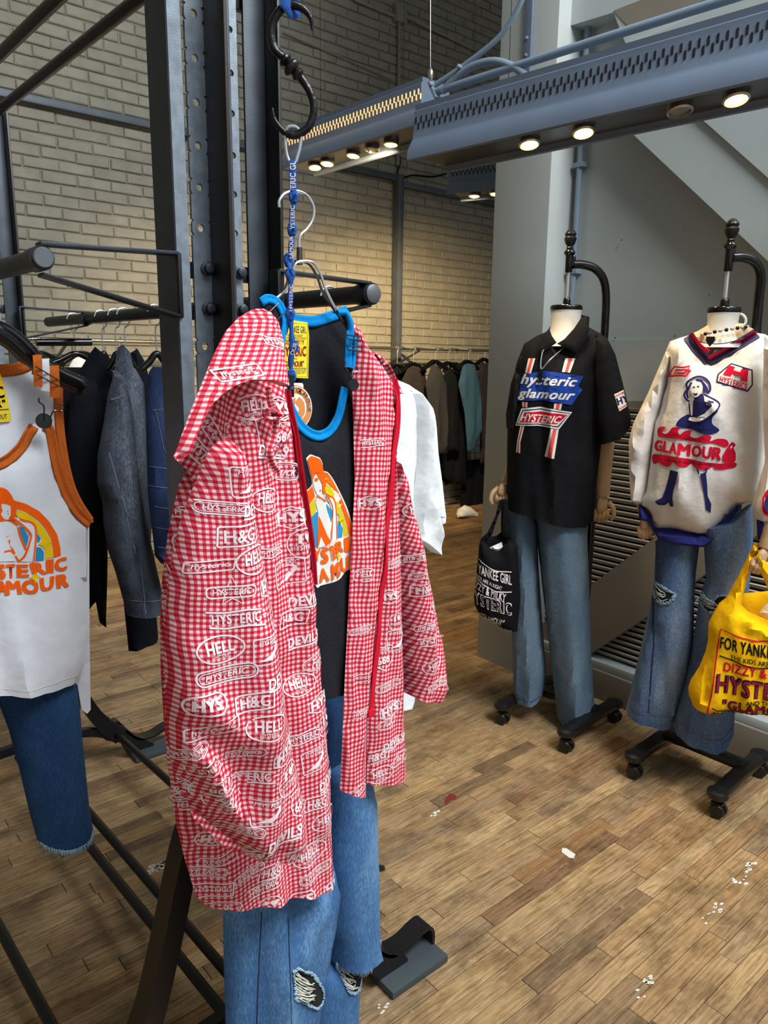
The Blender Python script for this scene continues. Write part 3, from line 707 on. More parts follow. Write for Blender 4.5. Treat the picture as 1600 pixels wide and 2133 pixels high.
# ================================================================== LIGHTING TRACKS
def fixture(name, label, A, B, z0, out, lamps, hgt=.19, wid=.21, aim=None, energy=20, off=(), lit=False):
    A = np.array([A[0], A[1], z0]); B = np.array([B[0], B[1], z0]); d = B - A; Ln = np.linalg.norm(d); d /= Ln; u = np.array(out, float); u -= d * (u @ d); u[2] = 0; u /= np.linalg.norm(u)
    k = hgt / .19; wv = wid
    t = thing(name, label, 'light fixture', tuple((A + B) / 2), None)
    prof = [(-.028, .19), (-.03, .172), (-.022, .166), (-.022, .08), (-.01, .066), (.012, .03), (.014, 0), (.004, -.004), (-.004, .0), (-.008, .012), (-.02, .022), (-.034, .04), (-wv + .034, .04), (-wv + .02, .022), (-wv + .008, .012), (-wv + .004, 0), (-wv - .008, -.002), (-wv - .012, .03), (-wv + .022, .08), (-wv + .022, .166), (-wv + .03, .172), (-wv + .028, .19)]
    prof = [(a, b * k) for a, b in prof]
    MB().prism(prof, A, u, (0, 0, 1), d, Ln).build('housing', m_fix, t, True)
    MB().prism([(-.016, .016 * k), (-wv + .016, .016 * k), (-wv + .036, .036 * k), (-.036, .036 * k)], A + d * .01, u, (0, 0, 1), d, Ln - .02).build('inner_tray', m_fixin, t)
    MB().prism([(-.03, .19 * k), (-wv + .03, .19 * k), (-wv + .022, .07 * k), (-.02, .07 * k)], A - d * .004, u, (0, 0, 1), d, .004).build('end_plate', m_fix, t)
    sl = MB(); n = int(Ln / .024)
    for i in range(n):
        for row, zz, sh in ((0, .136, 0), (1, .116, .5)):
            c = A + d * ((i + .4 + sh) * Ln / n) + u * -.0215 + np.array([0, 0, zz * k]); sl.bar(c - np.array([0, 0, .0105 * k]), c + np.array([0, 0, .0105 * k]), .0055, .003, tuple(u), .0)
    sl.build('vent_slots', m_slotglow if lit else m_blackpaint, t, kind='stuff')
    for s_ in (.2, .8): c = A + d * Ln * s_ - u * wv / 2; MB().tube([c + np.array([0, 0, .19 * k]), (c[0], c[1], 5.6)], .0014, 5).build('suspension_wire', m_chromeb, t)
    for i, (px, py) in enumerate(lamps):
        # along the housing where the ray meets the tray height
        p = pl(px, py, 2, z0 + .01 * k); s_ = (p - A) @ d; q = A + d * s_ + u * (-wv / 2) + np.array([0, 0, .012 * k])
        tgt = np.array(aim[i % len(aim)]) if aim else q - np.array([0, 0, 1.0]); ax = tgt - q; ax = ax / np.linalg.norm(ax); ax2 = ax * .2 + np.array([0, 0, -.8]) - FW * .25; ax2 /= np.linalg.norm(ax2)
        lm = MB().lathe([(.02, -.02), (.034, -.012), (.036, .012), (.03, .016), (.028, .006), (.005, .004)], q, ax2, 18).build('lamp', m_lampring, t, True)
        if i in off: MB().lathe([(.027, .0), (.027, .008)], q, ax2, 14).build('lens', m_lampring, lm); continue
        MB().lathe([(.026, .004), (.027, .010), (.018, .015), (.002, .017)], q, ax2, 14).build('bulb', m_lamp, lm, True)
        l = bpy.data.lights.new('spot', 'SPOT'); l.energy = energy; l.color = (1.0, .75, .42); l.spot_size = math.radians(72); l.spot_blend = .8; l.shadow_soft_size = .03
        so = bpy.data.objects.new('spot_light', l); COL.objects.link(so); so.location = tuple(q + ax2 * .045); so.rotation_euler = Vector(ax).to_track_quat('-Z', 'Y').to_euler()
    return A, B, d, u, t
Z1 = 2.10
a1 = pl(853, 335, 2, Z1); b1 = pl(1600, 165, 2, Z1); dd = (b1 - a1) / np.linalg.norm(b1 - a1); b1 = b1 + dd * .5
FA, FBe, fd, fu, ft1 = fixture('track_light', 'long slate blue slotted lighting track over the mannequins', a1, b1, Z1, (-1, -.2, 0), [(1110, 298), (1215, 270), (1410, 222), (1530, 198)],
    aim=[(2.3, 1.6, 1.0), (2.2, 1.3, .7), (2.3, 1.1, .8), (2.3, 1.0, .9)], energy=15, off=(2,))
Z2 = 2.34
a2 = pl(585, 352, 2, Z2); b2 = pl(868, 262, 2, Z2)
fixture('track_light', 'shorter slate blue lighting track with slots made to glow like leaking lamplight behind the chain hook', a2, b2, Z2, (-1, -.2, 0), [(783, 287), (746, 300), (706, 312), (655, 330), (628, 338)], aim=[(3.6, 5.1, 1.5), (3.2, 5.1, 1.4), (2.6, 5.1, 1.3), (2.2, 4.6, .4), (3.0, 3.4, 0)], energy=110, off=(1,), lit=True)
Z3 = 2.32
a3 = pl(1100, 388, 2, Z3); b3 = pl(932, 404, 2, Z3)
fixture('track_light', 'small far lighting track left of the grey pillar', b3, a3, Z3, (-1, -.2, 0), [(978, 398), (1020, 392)], hgt=.17, aim=[(4.6, 5.1, 1.2), (3.9, 5.1, 1.2)], energy=190)
# hangers and braces of the tracks
FP = Fr(FA - fu * .08, fu)
def fp(x, y, h=0.0): return FP.w(FP.ab(x, y), np.array(h))
tb = thing('track_brace', 'pale blue pipes and flat braces holding the lighting track to the pillar', 'bracket', tuple(fp(905, 180)))
MB().tube([fp(906, 192), fp(1200, 98), fp(1760, -78)], .013, 10).build('pipe', m_pipe, tb, True)
MB().tube(catmull([fp(*q) for q in ((922, 190), (950, 162), (985, 138), (1030, 128), (1070, 140), (1096, 158))], 5), .013, 10).build('curved_pipe', m_pipe, tb, True)
MB().tube(catmull([fp(*q) for q in ((905, 178), (962, 140), (1035, 82), (1078, 20), (1110, -60))], 5), .011, 8, flat=.5).build('flat_brace', m_pipe, tb, True)
MB().bar(fp(898, 172), fp(912, 206), .012, .03, tuple(fu), .002).build('end_bracket', m_pipe, tb, True)
for q in ((904, 178), (962, 141)): MB().lathe([(.006, -.02), (.007, .02), (.003, .024)], fp(*q), tuple(fu), 8).build('bolt', m_pipe, tb, True)
MB().tube([fp(897, -60), fp(897, 160)], .0009, 6).build('wire', m_chromeb, tb, True)
MB().lathe([(.004, 0), (.01, .01), (.01, .03), (.004, .04)], fp(897, 168), (0, 0, 1), 8).build('wire_grip', m_lampring, tb, True)
pb = [pl(x, y, 0, PIL_X - .006) for x, y in ((1097, 172), (1110, -80))]
fb = thing('flat_bar', 'slate blue flat upright bar bolted on the pillar face', 'bracket', tuple(pb[0]))
MB().bar((PIL_X - .008, pb[0][1], pb[0][2]), (PIL_X - .008, pb[0][1], pb[1][2] + .3), .04, .014, (1, 0, 0), .002).build('bar', m_fix, fb, True)
for py in (83, 118): MB().lathe([(.006, 0), (.007, .006), (.003, .009)], (PIL_X - .015, pb[0][1], pl(1100, py, 0, PIL_X)[2]), (-1, 0, 0), 8).build('bolt', m_pipe, fb, True)
bx = [fp(x, y, -.24) for x, y in ((872, 226), (1005, 182))]
o = MB().bar(np.array(bx[0]), np.array(bx[1]), .10, .05, bev=.003).build('duct_box', m_greyb, None, True); tag(o, 'pale perforated box resting behind the long lighting track', 'box')
# ================================================================== GARMENT RACK
def rcx(y): return .588 - .045 * (y - 1.1)
rack = thing('garment_rack', 'dark steel double-sided clothes rack with slotted posts and arched feet', 'clothes rack', (.588, 1.1, 0))
ZT, ZB = 2.09, .60
def plate_holes(x0, x1, y0, y1, z0, z1, zs, r):
    mb = MB(); xc = (x0 + x1) / 2; n = 16; prev = z0
    def quad(za, zb):
        if zb - za > 1e-4: mb.box((x0, y0, za), (x1, y1, zb))
    for zc in sorted(zs):
        m = r + .006; quad(prev, zc - m); prev = zc + m; V = []
        for y in (y0, y1):
            for k in range(n):
                a = 2 * math.pi * k / n; V.append((xc + r * math.cos(a), y, zc + r * math.sin(a)))
            for k in range(n):
                a = 2 * math.pi * k / n; c, s_ = math.cos(a), math.sin(a); t = min((x1 - x0) / 2 / max(abs(c), 1e-6), m / max(abs(s_), 1e-6)); V.append((xc + t * c, y, zc + t * s_))
        f = []
        for k in range(n):
            j = (k + 1) % n; f += [(k, j, n + j, n + k), (2 * n + k, 3 * n + k, 3 * n + j, 2 * n + j), (k, 2 * n + k, 2 * n + j, j), (n + k, n + j, 3 * n + j, 3 * n + k)]
        mb.add(V, f)
    quad(prev, z1); return mb
def rack_frame(yf, near):
    dx = rcx(yf) - .588; dy = yf - 1.1
    def bx(x0, y0, z0, x1, y1, z1, name, mat, bev=.0015): return MB().box((x0 + dx, y0 + dy, z0), (x1 + dx, y1 + dy, z1), bev).build(name, mat, rack, True)
    q = [(.500, 1.08), (.520, 1.08), (.520, 1.087), (.507, 1.087), (.507, 1.15), (.500, 1.15)]
    MB().prism([(a + dx, b + dy) for a, b in q], (0, 0, ZB), (1, 0, 0), (0, 1, 0), (0, 0, 1), ZT - ZB).build('angle_post', m_steel2, rack)
    bx(.4985, 1.0815, ZB, .500, 1.15, ZT, 'angle_post_shade', m_steel, 0)  # thin dark skin paints the shaded side of the post
    zs = [pl(411, y, 1, 1.12)[2] for y in (30, 122, 213, 302, 389, 474)] + [pl(440, 722, 1, 1.12)[2]] + [1.38 - .068 * k for k in range(1, 10)] + [2.0, 2.065]
    mb = plate_holes(.546 + dx, .576 + dx, 1.12 + dy, 1.126 + dy, ZB, ZT, [z for z in zs if ZB + .03 < z < ZT - .02], .0058); mb.build('slotted_strip', m_steel2, rack)
    bx(.576, 1.057, ZB, .582, 1.126, ZT, 'channel_flange', m_brown)  # side flanges coloured darker, as they face away from the daylight
    zs2 = [pl(482, y, 1, 1.12)[2] for y in (62, 152, 236, 323, 404, 485)]
    mb = plate_holes(.609 + dx, .632 + dx, 1.12 + dy, 1.126 + dy, ZB, ZT, zs2, .005); mb.build('slotted_strip', m_steel2, rack)
    bx(.603, 1.10, ZB, .609, 1.16, ZT, 'channel_flange', m_steel)
    bx(.644, 1.12, ZB, .682, 1.126, ZT, 'channel_web', m_steel)
    bx(.682, 1.082, ZB, .688, 1.126, ZT, 'channel_flange', m_brown)
    for za, zb_ in ((pl(400, 575, 1, 1.1)[2], pl(400, 540, 1, 1.1)[2]), (pl(400, 664, 1, 1.1)[2], pl(400, 631, 1, 1.1)[2]), (.75, .79), (1.93, 1.97)): bx(.514, 1.127, za, .69, 1.139, zb_, 'spacer_plate', m_blk)
    for px, py in ((431, 560), (434, 643), (499, 568), (502, 645)):
        p = pl(px, py, 1, 1.12); p = p + np.array([dx, dy, 0]); b = MB().lathe([(.011, 0), (.011, .004), (.0075, .005), (.0075, .012), (.005, .013)], p, (0, -1, 0), 12).build('bolt', m_steel, rack, True)
    # brackets carrying the hanging tubes
    for sg, zt_, nm in ((-1, 1.528, 'l'), (1, 1.518, 'r')):
        tx = .588 + dx + sg * .28; px_ = .588 + dx + sg * .086; y = yf - .012
        MB().bar((px_, y, zt_ - .068), (px_, y, zt_ + .025), .026, .006, (1, 0, 0), .001).build('bracket_plate', m_blk, rack, True)
        MB().bar((px_, y, zt_ + .025), (tx, y, zt_ + .019), .026, .005, bev=.001).build('bracket_arm', m_steel, rack, True)
        MB().bar((px_, y, zt_ - .066), (tx, y, zt_ - .02), .026, .005, bev=.001).build('bracket_arm', m_blk, rack, True)
        MB().tube([(tx, y - .014, zt_), (tx, y + .02, zt_)], .016 if sg < 0 else .0195, 20).build('collar', m_blk, rack, True)
    # arched legs, tie bar and feet
    for sg in (-1, 1):
        c = np.array([(.045, .74), (.07, .66), (.112, .55), (.152, .40), (.195, .26), (.245, .165), (.30, .105)]); c = catmull(c, 5); t = np.gradient(c, axis=0); t /= np.linalg.norm(t, axis=1)[:, None]
        nn = np.stack([-t[:, 1], t[:, 0]], 1); wd = np.interp(np.arange(len(c)), [0, len(c) * .6, len(c) - 1], [.017, .018, .03])[:, None]
        poly = np.vstack([c + nn * wd, (c - nn * wd)[::-1]]); poly[:, 0] *= sg
        MB().prism([tuple(a) for a in poly], (rcx(yf), yf - .022, 0), (1, 0, 0), (0, 0, 1), (0, 1, 0), .05).build('leg', m_brown if near else m_blk, rack, True)
        w_ = np.array([(.26, .16), (.30, .12), (.345, .075), (.335, .022), (.50, .022), (.50, .03), (.40, .034), (.372, .05), (.345, .085), (.30, .15)]); w_[:, 0] *= sg
        MB().prism([tuple(a) for a in [(.262 * sg, .165), (.30 * sg, .155), (.35 * sg, .085), (.42 * sg, .03), (.42 * sg, .02), (.325 * sg, .02), (.305 * sg, .07), (.25 * sg, .10)]], (rcx(yf), yf - .004, 0), (1, 0, 0), (0, 0, 1), (0, 1, 0), .03).build('foot_web', m_blk, rack, True)
        cc = catmull([(.295, .15), (.335, .095), (.372, .062), (.42, .056), (.468, .070), (.492, .07), (.503, .05), (.503, .02)], 5); t = np.gradient(cc, axis=0); t /= np.linalg.norm(t, axis=1)[:, None]; nn = np.stack([-t[:, 1], t[:, 0]], 1) * .004
        poly = np.vstack([cc + nn, (cc - nn)[::-1]]); poly[:, 0] *= sg
        MB().prism([tuple(a) for a in poly], (rcx(yf), yf - .004, 0), (1, 0, 0), (0, 0, 1), (0, 1, 0), .05).build('foot_tongue', m_blk, rack, True)
        xa, xb = sorted((rcx(yf) + sg * .335, rcx(yf) + sg * .508)); MB().box((xa, yf - .05, 0.0007), (xb, yf + .046, .021), .004).build('foot_pad', m_pad, rack, True)
    ar = catmull([(-.28, .105), (-.18, .15), (0, .165), (.18, .15), (.28, .105)], 6); up = ar + np.array([0, .016]); poly = np.vstack([up, (ar - np.array([0, .012]))[::-1]])
    MB().prism([tuple(a) for a in poly], (rcx(yf), yf - .012, 0), (1, 0, 0), (0, 0, 1), (0, 1, 0), .024).build('tie_arch', m_blk, rack, True)
rack_frame(1.1, True); rack_frame(2.42, False)
def rtube(off, z, y0, y1, r, name, mat, n=14, cap=None):
    MB().tube([(rcx(y0) + off, y0, z), (rcx(y1) + off, y1, z)], r, n).build(name, mat, rack, True)
rtube(-.28, 1.528, 1.082, 2.9, .0138, 'hanging_tube', m_blk, 20); rtube(.28, 1.518, 1.082, 2.75, .0165, 'hanging_tube', m_blk, 20)
for off, z in ((-.28, 1.528), (.28, 1.518)): MB().lathe([(.0135 if off < 0 else .0165, -.006), (.0135 if off < 0 else .0165, .003), (.012 if off < 0 else .0145, .0045)], (rcx(1.08) + off, 1.0735, z), (0, -1, 0), 22).build('end_cap', m_cap, rack, True)
rtube(-.055, 2.05, .6, 2.7, .0125, 'top_bar', m_brown); rtube(.055, 2.05, .6, 2.7, .0125, 'top_bar', m_brown)
for off, z in ((-.285, .115), (.285, .115), (-.028, .135), (.028, .135)): rtube(off, z, 1.12, 2.42, .0115, 'floor_rail', m_blk)
MB().bar((rcx(.9) - .06, .9, 2.055), (rcx(.9) + .06, .9, 2.055), .02, .012).build('cross_bar', m_brown, rack, True)
# ================================================================== HOOK, CARABINER, LANYARD, WIRE HANGER
YH = .92
FH = FV(.585 * YH / .9, YH)
def fh(x, y, h=0.0): return FH.w(FH.ab(x, y), np.array(h))
hk = thing('s_hook', 'forged iron S-shaped hook with a turned collar hanging above the jacket', 'hook', tuple(fh(608, 140)))
pth = catmull([fh(*q) for q in ((651, 63), (646, 36), (628, 16), (602, 10), (577, 30), (565, 65), (571, 100), (592, 122))], 7); n = len(pth)
MB().tube(pth, np.interp(np.arange(n), [0, n * .35, n], [.0018, .0058, .0056]), 10).build('upper_hook', m_iron, hk, True)
pth = catmull([fh(*q) for q in ((624, 158), (645, 190), (654, 225), (645, 260), (620, 280), (595, 277), (573, 252), (567, 225))], 7); n = len(pth)
MB().tube(pth, np.interp(np.arange(n), [0, n * .6, n], [.0054, .0056, .0016]), 10).build('lower_hook', m_iron, hk, True)
a_, b_ = fh(588, 118), fh(627, 162); ax_ = (b_ - a_) / np.linalg.norm(b_ - a_); l_ = np.linalg.norm(b_ - a_)
MB().lathe([(.005, 0), (.0095, l_ * .12), (.0095, l_ * .2), (.006, l_ * .3), (.0115, l_ * .42), (.0125, l_ * .5), (.0115, l_ * .58), (.006, l_ * .7), (.009, l_ * .8), (.009, l_ * .88), (.0052, l_)], a_, ax_, 18).build('collar', m_iron, hk, True)
lp = MB(); c_ = fh(603, 14); bt = (rcx(YH), YH, 2.062)
MB().tube([fh(594, 22, .012), fh(600, -60, .01), (bt[0] - .02, YH, 2.07), (bt[0], YH, 2.082), (bt[0] + .02, YH, 2.07), fh(614, -60, -.01), fh(616, 22, -.012), fh(604, 26, 0)], .0085, 8, closed=True, flat=.35).build('hanging_loop', m_lany, None, True)
tag(bpy.data.objects['hanging_loop'], 'short blue webbing loop at the top of the iron S-hook', 'strap')
lw = MB(); qs = ((596, 2), (600, 18), (607, 24), (614, 18), (617, 2))
cb = thing('carabiner', 'small chrome carabiner clipped on the lower end of the iron hook', 'carabiner', tuple(fh(610, 300)))
MB().tube(catmull([fh(*q) for q in ((627, 283), (620, 267), (606, 263), (596, 272), (594, 295), (598, 325), (606, 340), (616, 338))], 6), .0022, 8).build('body', m_chrome, cb, True)
MB().tube([fh(628, 284), fh(624, 310), fh(616, 338)], .0024, 8).build('gate', m_chrome, cb, True)
ly = thing('lanyard', 'knotted blue lanyard with white lettering hanging down the front of the hanger', 'lanyard', tuple(fh(608, 560)))
s1 = Sheet(FH, [(602, 333), (618, 333), (618, 404), (603, 404)], .0012, .003, step=.006, h0=.002); s1.build('ribbon', m_lany, ly)
Deco(s1, .0007).text('TERIC GL', [(604, 402), (604, 336), (616, 336), (616, 402)], .02).build('lettering', m_logo, ly)
pth = [(611, 400), (613, 425), (607, 450), (610, 482), (606, 520), (602, 548), (606, 580), (605, 615), (604, 650), (607, 690), (609, 722), (606, 755), (608, 785), (606, 808)]
cp = catmull([fh(x, y, .035 if y > 560 else .012) for x, y in pth], 6)
cord = MB().tube(cp, [.0036 + .0008 * math.sin(i * .9) for i in range(len(cp))], 8).build('cord', m_lany, ly, True)
for i, (x, y) in enumerate(((612, 414), (609, 482), (601, 545), (605, 578), (605, 657), (612, 724), (608, 783))):
    c_ = fh(x, y, .036 if y > 560 else .013); r = random.Random(i); m_ = MB()
    for k in range(3):
        a0 = r.uniform(0, 6.28); m_.tube([c_ + np.array([math.cos(a) * .0042 * CR[j] + math.sin(a) * (.0048 + .0015 * k) * [0, 0, 1][j] - FW[j] * .0024 * math.cos(2 * a + k) for j in range(3)]) for a in [a0 + 2 * math.pi * t / 12 for t in range(12)]], .0027, 6, closed=True)
    m_.build('knot', m_lany, ly, True)
for (tx, q) in (('YSTERIC', [(605, 478), (605, 428), (614, 428), (614, 478)]), ('LAMOUR', [(602, 538), (603, 492), (611, 492), (611, 538)]), ('HYSTERIC', [(602, 648), (603, 592), (610, 592), (609, 648)]), ('OUR', [(604, 738), (612, 712), (620, 716), (612, 740)])):
    s2 = Sheet(FH, [q[1], q[2], q[3], q[0]], .0002, .002, step=.01, h0=(.0405 if q[0][1] > 560 else .0175)); Deco(s2, .0003).text(tx, q, .01).build('lettering', m_logo, ly)
MB().rbox(fh(606, 812, .035), (.008, .006, .018), None, .001).build('clip', m_blkgloss, ly, True)
# wire hanger
FN = FB(YH)
def fn(x, y, h=0.0): return FN.w(FN.ab(x, y), np.array(h))
wh = thing('wire_hanger', 'chrome double-wire hanger holding the black tank and gingham jacket', 'hanger', tuple(fn(624, 540)))
pth = [fn(x, y) for x, y in ((582, 432), (582, 418), (594, 403), (618, 398), (640, 408), (653, 430), (652, 455), (640, 476), (626, 490), (623, 508), (624, 545))]
MB().tube(catmull(pth, 6), .0021, 8).build('hook', m_chrome, wh, True)
MB().lathe([(.004, -.012), (.0045, 0), (.004, .012)], fn(624, 534), (0, 0, 1), 10).build('ferrule', m_chromeb, wh, True)
for ps, h_ in ((((626, 545), (607, 550), (598, 575), (588, 602), (566, 622), (530, 650), (505, 690)), .012), (((628, 543), (616, 547), (607, 580), (596, 610), (572, 634), (545, 668), (520, 705)), -.008),
               (((624, 545), (642, 549), (657, 570), (668, 602), (690, 645), (720, 690), (752, 745)), .012), (((622, 543), (650, 549), (668, 578), (680, 610), (705, 648), (735, 690), (765, 740)), -.008)):
    MB().tube(catmull([fn(x, y, h_) for x, y in ps], 6), .0019, 8).build('shoulder_wire', m_chrome if h_ > 0 else m_chromeb, wh, True)
# ================================================================== BLACK TANK TOP
tk = thing('tank_top', 'black tank top with blue binding and orange rainbow print under the jacket', 'tank top', tuple(fn(660, 1100)))
FT = FB(YH); tb_ = Sheet(FB(YH + .025), [(556, 640), (580, 652), (610, 664), (650, 667), (690, 655), (716, 645), (735, 690), (748, 800), (755, 1000), (600, 1000), (585, 860), (570, 740)], .004, .02, folds=(.002, .08, 0), step=.014)
tb_.build('back_panel', m_black_c, tk)
tf = Sheet(FT, [(586, 806), (598, 842), (616, 878), (636, 898), (658, 906), (682, 896), (700, 866), (709, 825), (714, 802), (722, 806), (738, 850), (752, 930), (760, 1100), (756, 1300), (748, 1436), (700, 1446), (655, 1452), (600, 1450), (570, 1200), (560, 1000), (572, 860)], .014, .05, opens=(14, 15, 16), folds=(.0035, .07, .1), step=.012, Db=.004)
tf.build('front_panel', m_black_c, tk)
piping(tb_, [(566, 648), (600, 664), (650, 670), (692, 658), (720, 648)], .017, m_bluebind, 'neck_binding', tk, .003)
piping(tf, [(587, 812), (599, 848), (617, 882), (637, 901), (658, 907), (681, 897), (699, 867), (708, 828), (712, 806)], .016, m_bluebind, 'neck_binding', tk, .004, eps=.001)
def ribbon3(pts, w, mat, name, parent, th=.0025, n=6, wdir=None):
    c = catmull(pts, n); wd = np.array(wdir if wdir is not None else CR, float); mb = MB(); V = []
    t = np.gradient(c, axis=0); t /= np.linalg.norm(t, axis=1)[:, None]
    for i in range(len(c)):
        sx = wd - t[i] * (wd @ t[i]); sx /= np.linalg.norm(sx); nz = np.cross(t[i], sx)
        for a, b in ((-1, -1), (1, -1), (1, 1), (-1, 1)): V.append(c[i] + sx * a * w / 2 + nz * b * th / 2)
    k = len(c); uv = [(a * w / 2, i * .004) for i in range(k) for a in (-1, 1, 1, -1)]; f = [(0, 1, 2, 3), tuple((k - 1) * 4 + j for j in (3, 2, 1, 0))]
    for i in range(k - 1):
        for j in range(4): f.append((i * 4 + j, i * 4 + (j + 1) % 4, (i + 1) * 4 + (j + 1) % 4, (i + 1) * 4 + j))
    return mb.add(V, f, uv).build(name, mat, parent, True)
# straps folded over the hanger
st = Sheet(FB(YH - .02), [(540, 628), (552, 619), (568, 622), (582, 640), (592, 668), (594, 720), (588, 780), (580, 790), (570, 770), (562, 700), (548, 655)], .006, .015, step=.008); st.build('strap', m_black_c, tk)
piping(st, [(541, 630), (553, 623), (570, 628), (583, 645), (590, 672), (584, 705), (578, 735), (584, 765), (586, 790)], .013, m_bluebind, 'strap_binding', tk, .003)
piping(st, [(568, 676), (572, 700), (566, 730), (574, 765), (582, 780)], .010, m_bluebind, 'strap_binding', tk, .003)
st2 = Sheet(FB(YH - .02), [(690, 650), (716, 642), (734, 665), (741, 720), (738, 770), (728, 780), (716, 768), (722, 690), (712, 660)], .006, .012, step=.008); st2.build('strap', m_black_c, tk)
piping(st2, [(700, 652), (718, 652), (726, 675), (726, 700)], .011, m_bluebind, 'strap_binding', tk, .003)
piping(st2, [(725, 690), (722, 715), (720, 765)], .013, m_bluebind, 'strap_binding', tk, .003)
piping(st2, [(736, 700), (734, 735), (729, 768)], .009, m_bluebind, 'strap_binding', tk, .003)
def px3(sh, pts, h): return [sh.fr.w(sh.fr.ab(*q), np.array(h)) for q in pts]
for ya in (698, 720): MB().tube(px3(st2, [(712, ya), (742, ya + 4), (742, ya + 12), (713, ya + 8)], .013), .0011, 6, closed=True).build('slider', m_blkgloss, tk, True)
for sh_, b_ in ((st2, (721, 801)), (st, (586, 793))):
    if sh_ is st2: MB().tube(catmull(px3(sh_, [(711, 752), (709, 765), (716, 775), (722, 790), (728, 776), (735, 772), (733, 764)], .012), 4), .0011, 6).build('wire_clip', m_chromeb, tk, True)
    MB().lathe([(.0, 0), (.0085, 0), (.0095, .002), (.0085, .004), (.005, .0035), (.0, .0038)], sh_.fr.w(sh_.fr.ab(*b_), np.array(.016)), tuple(-FW + CR * .5), 18).build('button', m_blkgloss, tk, True)
for a, b in (((548, 655), (572, 632)), ((560, 678), (582, 653))): MB().tube(px3(st, [a, b], .011), .001, 6).build('slider', m_blkgloss, tk, True)
# rainbow print
def rainbow(sh, Tm, parent, k, yel):
    """k maps design coordinates to photo pixels"""
    D = [Deco(sh, .0006), Deco(sh, .0012), Deco(sh, .0012), Deco(sh, .0012), Deco(sh, .0018), Deco(sh, .0024)]
    return D
W0, O1, Y1, B1 = Deco(tf, .0008), Deco(tf, .0014), Deco(tf, .0014), Deco(tf, .0014); W2, O2, Y2 = Deco(tf, .002), Deco(tf, .0026), Deco(tf, .0026)
cr5 = lambda L: [(560 + x * .15, 920 + y * .15) for x, y in L]
W0.curve(cr5([(445, 215), (500, 165), (560, 185), (620, 210), (655, 290), (655, 375), (740, 410), (840, 530), (940, 720), (1030, 930), (1125, 1240), (1190, 1290), (1180, 1700), (1150, 1760), (1040, 1760), (960, 1830), (900, 1880), (760, 1940), (640, 1965), (560, 1950), (430, 1400), (380, 760), (440, 670), (520, 575), (490, 420)]), 4)
O1.curve(cr5([(660, 400), (740, 430), (830, 550), (930, 740), (1015, 950), (1110, 1240), (1050, 1280), (1000, 1060), (930, 870), (850, 690), (770, 590), (690, 540), (640, 600), (640, 480)]), 4)
O1.poly(cr5([(525, 590), (440, 690), (400, 900), (480, 860), (560, 740)]))
Y1.poly(cr5([(690, 560), (770, 600), (850, 710), (920, 880), (985, 1040), (1035, 1270), (975, 1300), (960, 1130), (900, 1000), (840, 900), (800, 740), (700, 690), (650, 660)]))
Y1.poly(cr5([(560, 760), (480, 870), (420, 1010), (520, 1020), (575, 930)]))
B1.poly(cr5([(705, 830), (740, 880), (795, 950), (790, 1050), (770, 1110), (730, 1000)])); B1.poly(cr5([(855, 920), (900, 980), (870, 1050)])); B1.poly(cr5([(880, 1100), (940, 1130), (965, 1200), (955, 1310), (870, 1310)])); B1.poly(cr5([(575, 950), (605, 960), (590, 1440), (520, 1440), (460, 1100), (520, 1020)]))
O2.curve(cr5([(455, 230), (500, 185), (555, 200), (615, 230), (645, 310), (660, 430), (690, 560), (680, 640), (690, 690), (650, 670), (640, 560), (600, 490), (560, 420), (530, 480), (530, 540), (500, 430)]), 4)
W2.poly(cr5([(560, 420), (605, 490), (640, 580), (640, 680), (620, 740), (580, 710), (545, 620), (525, 530)]))
W2.poly(cr5([(575, 720), (640, 780), (700, 800), (690, 850), (720, 960), (770, 1100), (800, 960), (750, 830), (680, 720), (780, 740), (820, 780), (860, 920), (880, 1080), (860, 1350), (740, 1400), (700, 1430), (590, 1450), (600, 960), (570, 830)]))
for a in ([(575, 730), (650, 770), (690, 800)], [(680, 700), (740, 770), (790, 860), (800, 950), (780, 1200), (770, 1340)], [(700, 720), (820, 770), (860, 950), (860, 1330)]): O2.line(cr5(a), .0022, n=4)
O2.poly(cr5([(605, 1000), (640, 1080), (720, 1280), (770, 1360), (700, 1420), (640, 1280), (600, 1440), (590, 1440)])); O2.curve(cr5([(545, 500), (565, 480), (590, 490), (580, 520), (555, 530)]), 3); O2.curve(cr5([(605, 650), (625, 640), (625, 665)]), 3)
Y2.poly(cr5([(905, 970), (940, 1020), (985, 1050), (945, 1080), (930, 1140), (915, 1090), (880, 1080), (905, 1040)])); Y2.poly(cr5([(865, 1490), (890, 1530), (930, 1555), (895, 1585), (875, 1630), (865, 1570), (845, 1545)]))
def arched(D, tx, L, bold=.03):
    """letters placed one by one in pixel quads"""
    for ch, q in zip(tx, L): D.text(ch, cr5(q), .05)
arched(O2, 'YSTERIC', [[(540, 1470), (630, 1465), (620, 1620), (545, 1640)], [(640, 1450), (735, 1430), (740, 1650), (635, 1670)], [(740, 1425), (800, 1405), (820, 1600), (770, 1620)], [(790, 1440), (850, 1400), (860, 1570), (810, 1610)], [(825, 1375), (960, 1340), (975, 1500), (850, 1530)], [(975, 1320), (1045, 1290), (1060, 1500), (985, 1505)], [(1060, 1290), (1160, 1270), (1150, 1480), (1065, 1500)]])
arched(O2, 'AMOUR', [[(610, 1720), (720, 1730), (760, 1900), (620, 1920)], [(770, 1670), (870, 1640), (890, 1850), (790, 1890)], [(850, 1650), (910, 1620), (925, 1810), (870, 1850)], [(915, 1590), (1040, 1560), (1040, 1770), (930, 1790)], [(1060, 1540), (1170, 1520), (1170, 1720), (1070, 1740)]])
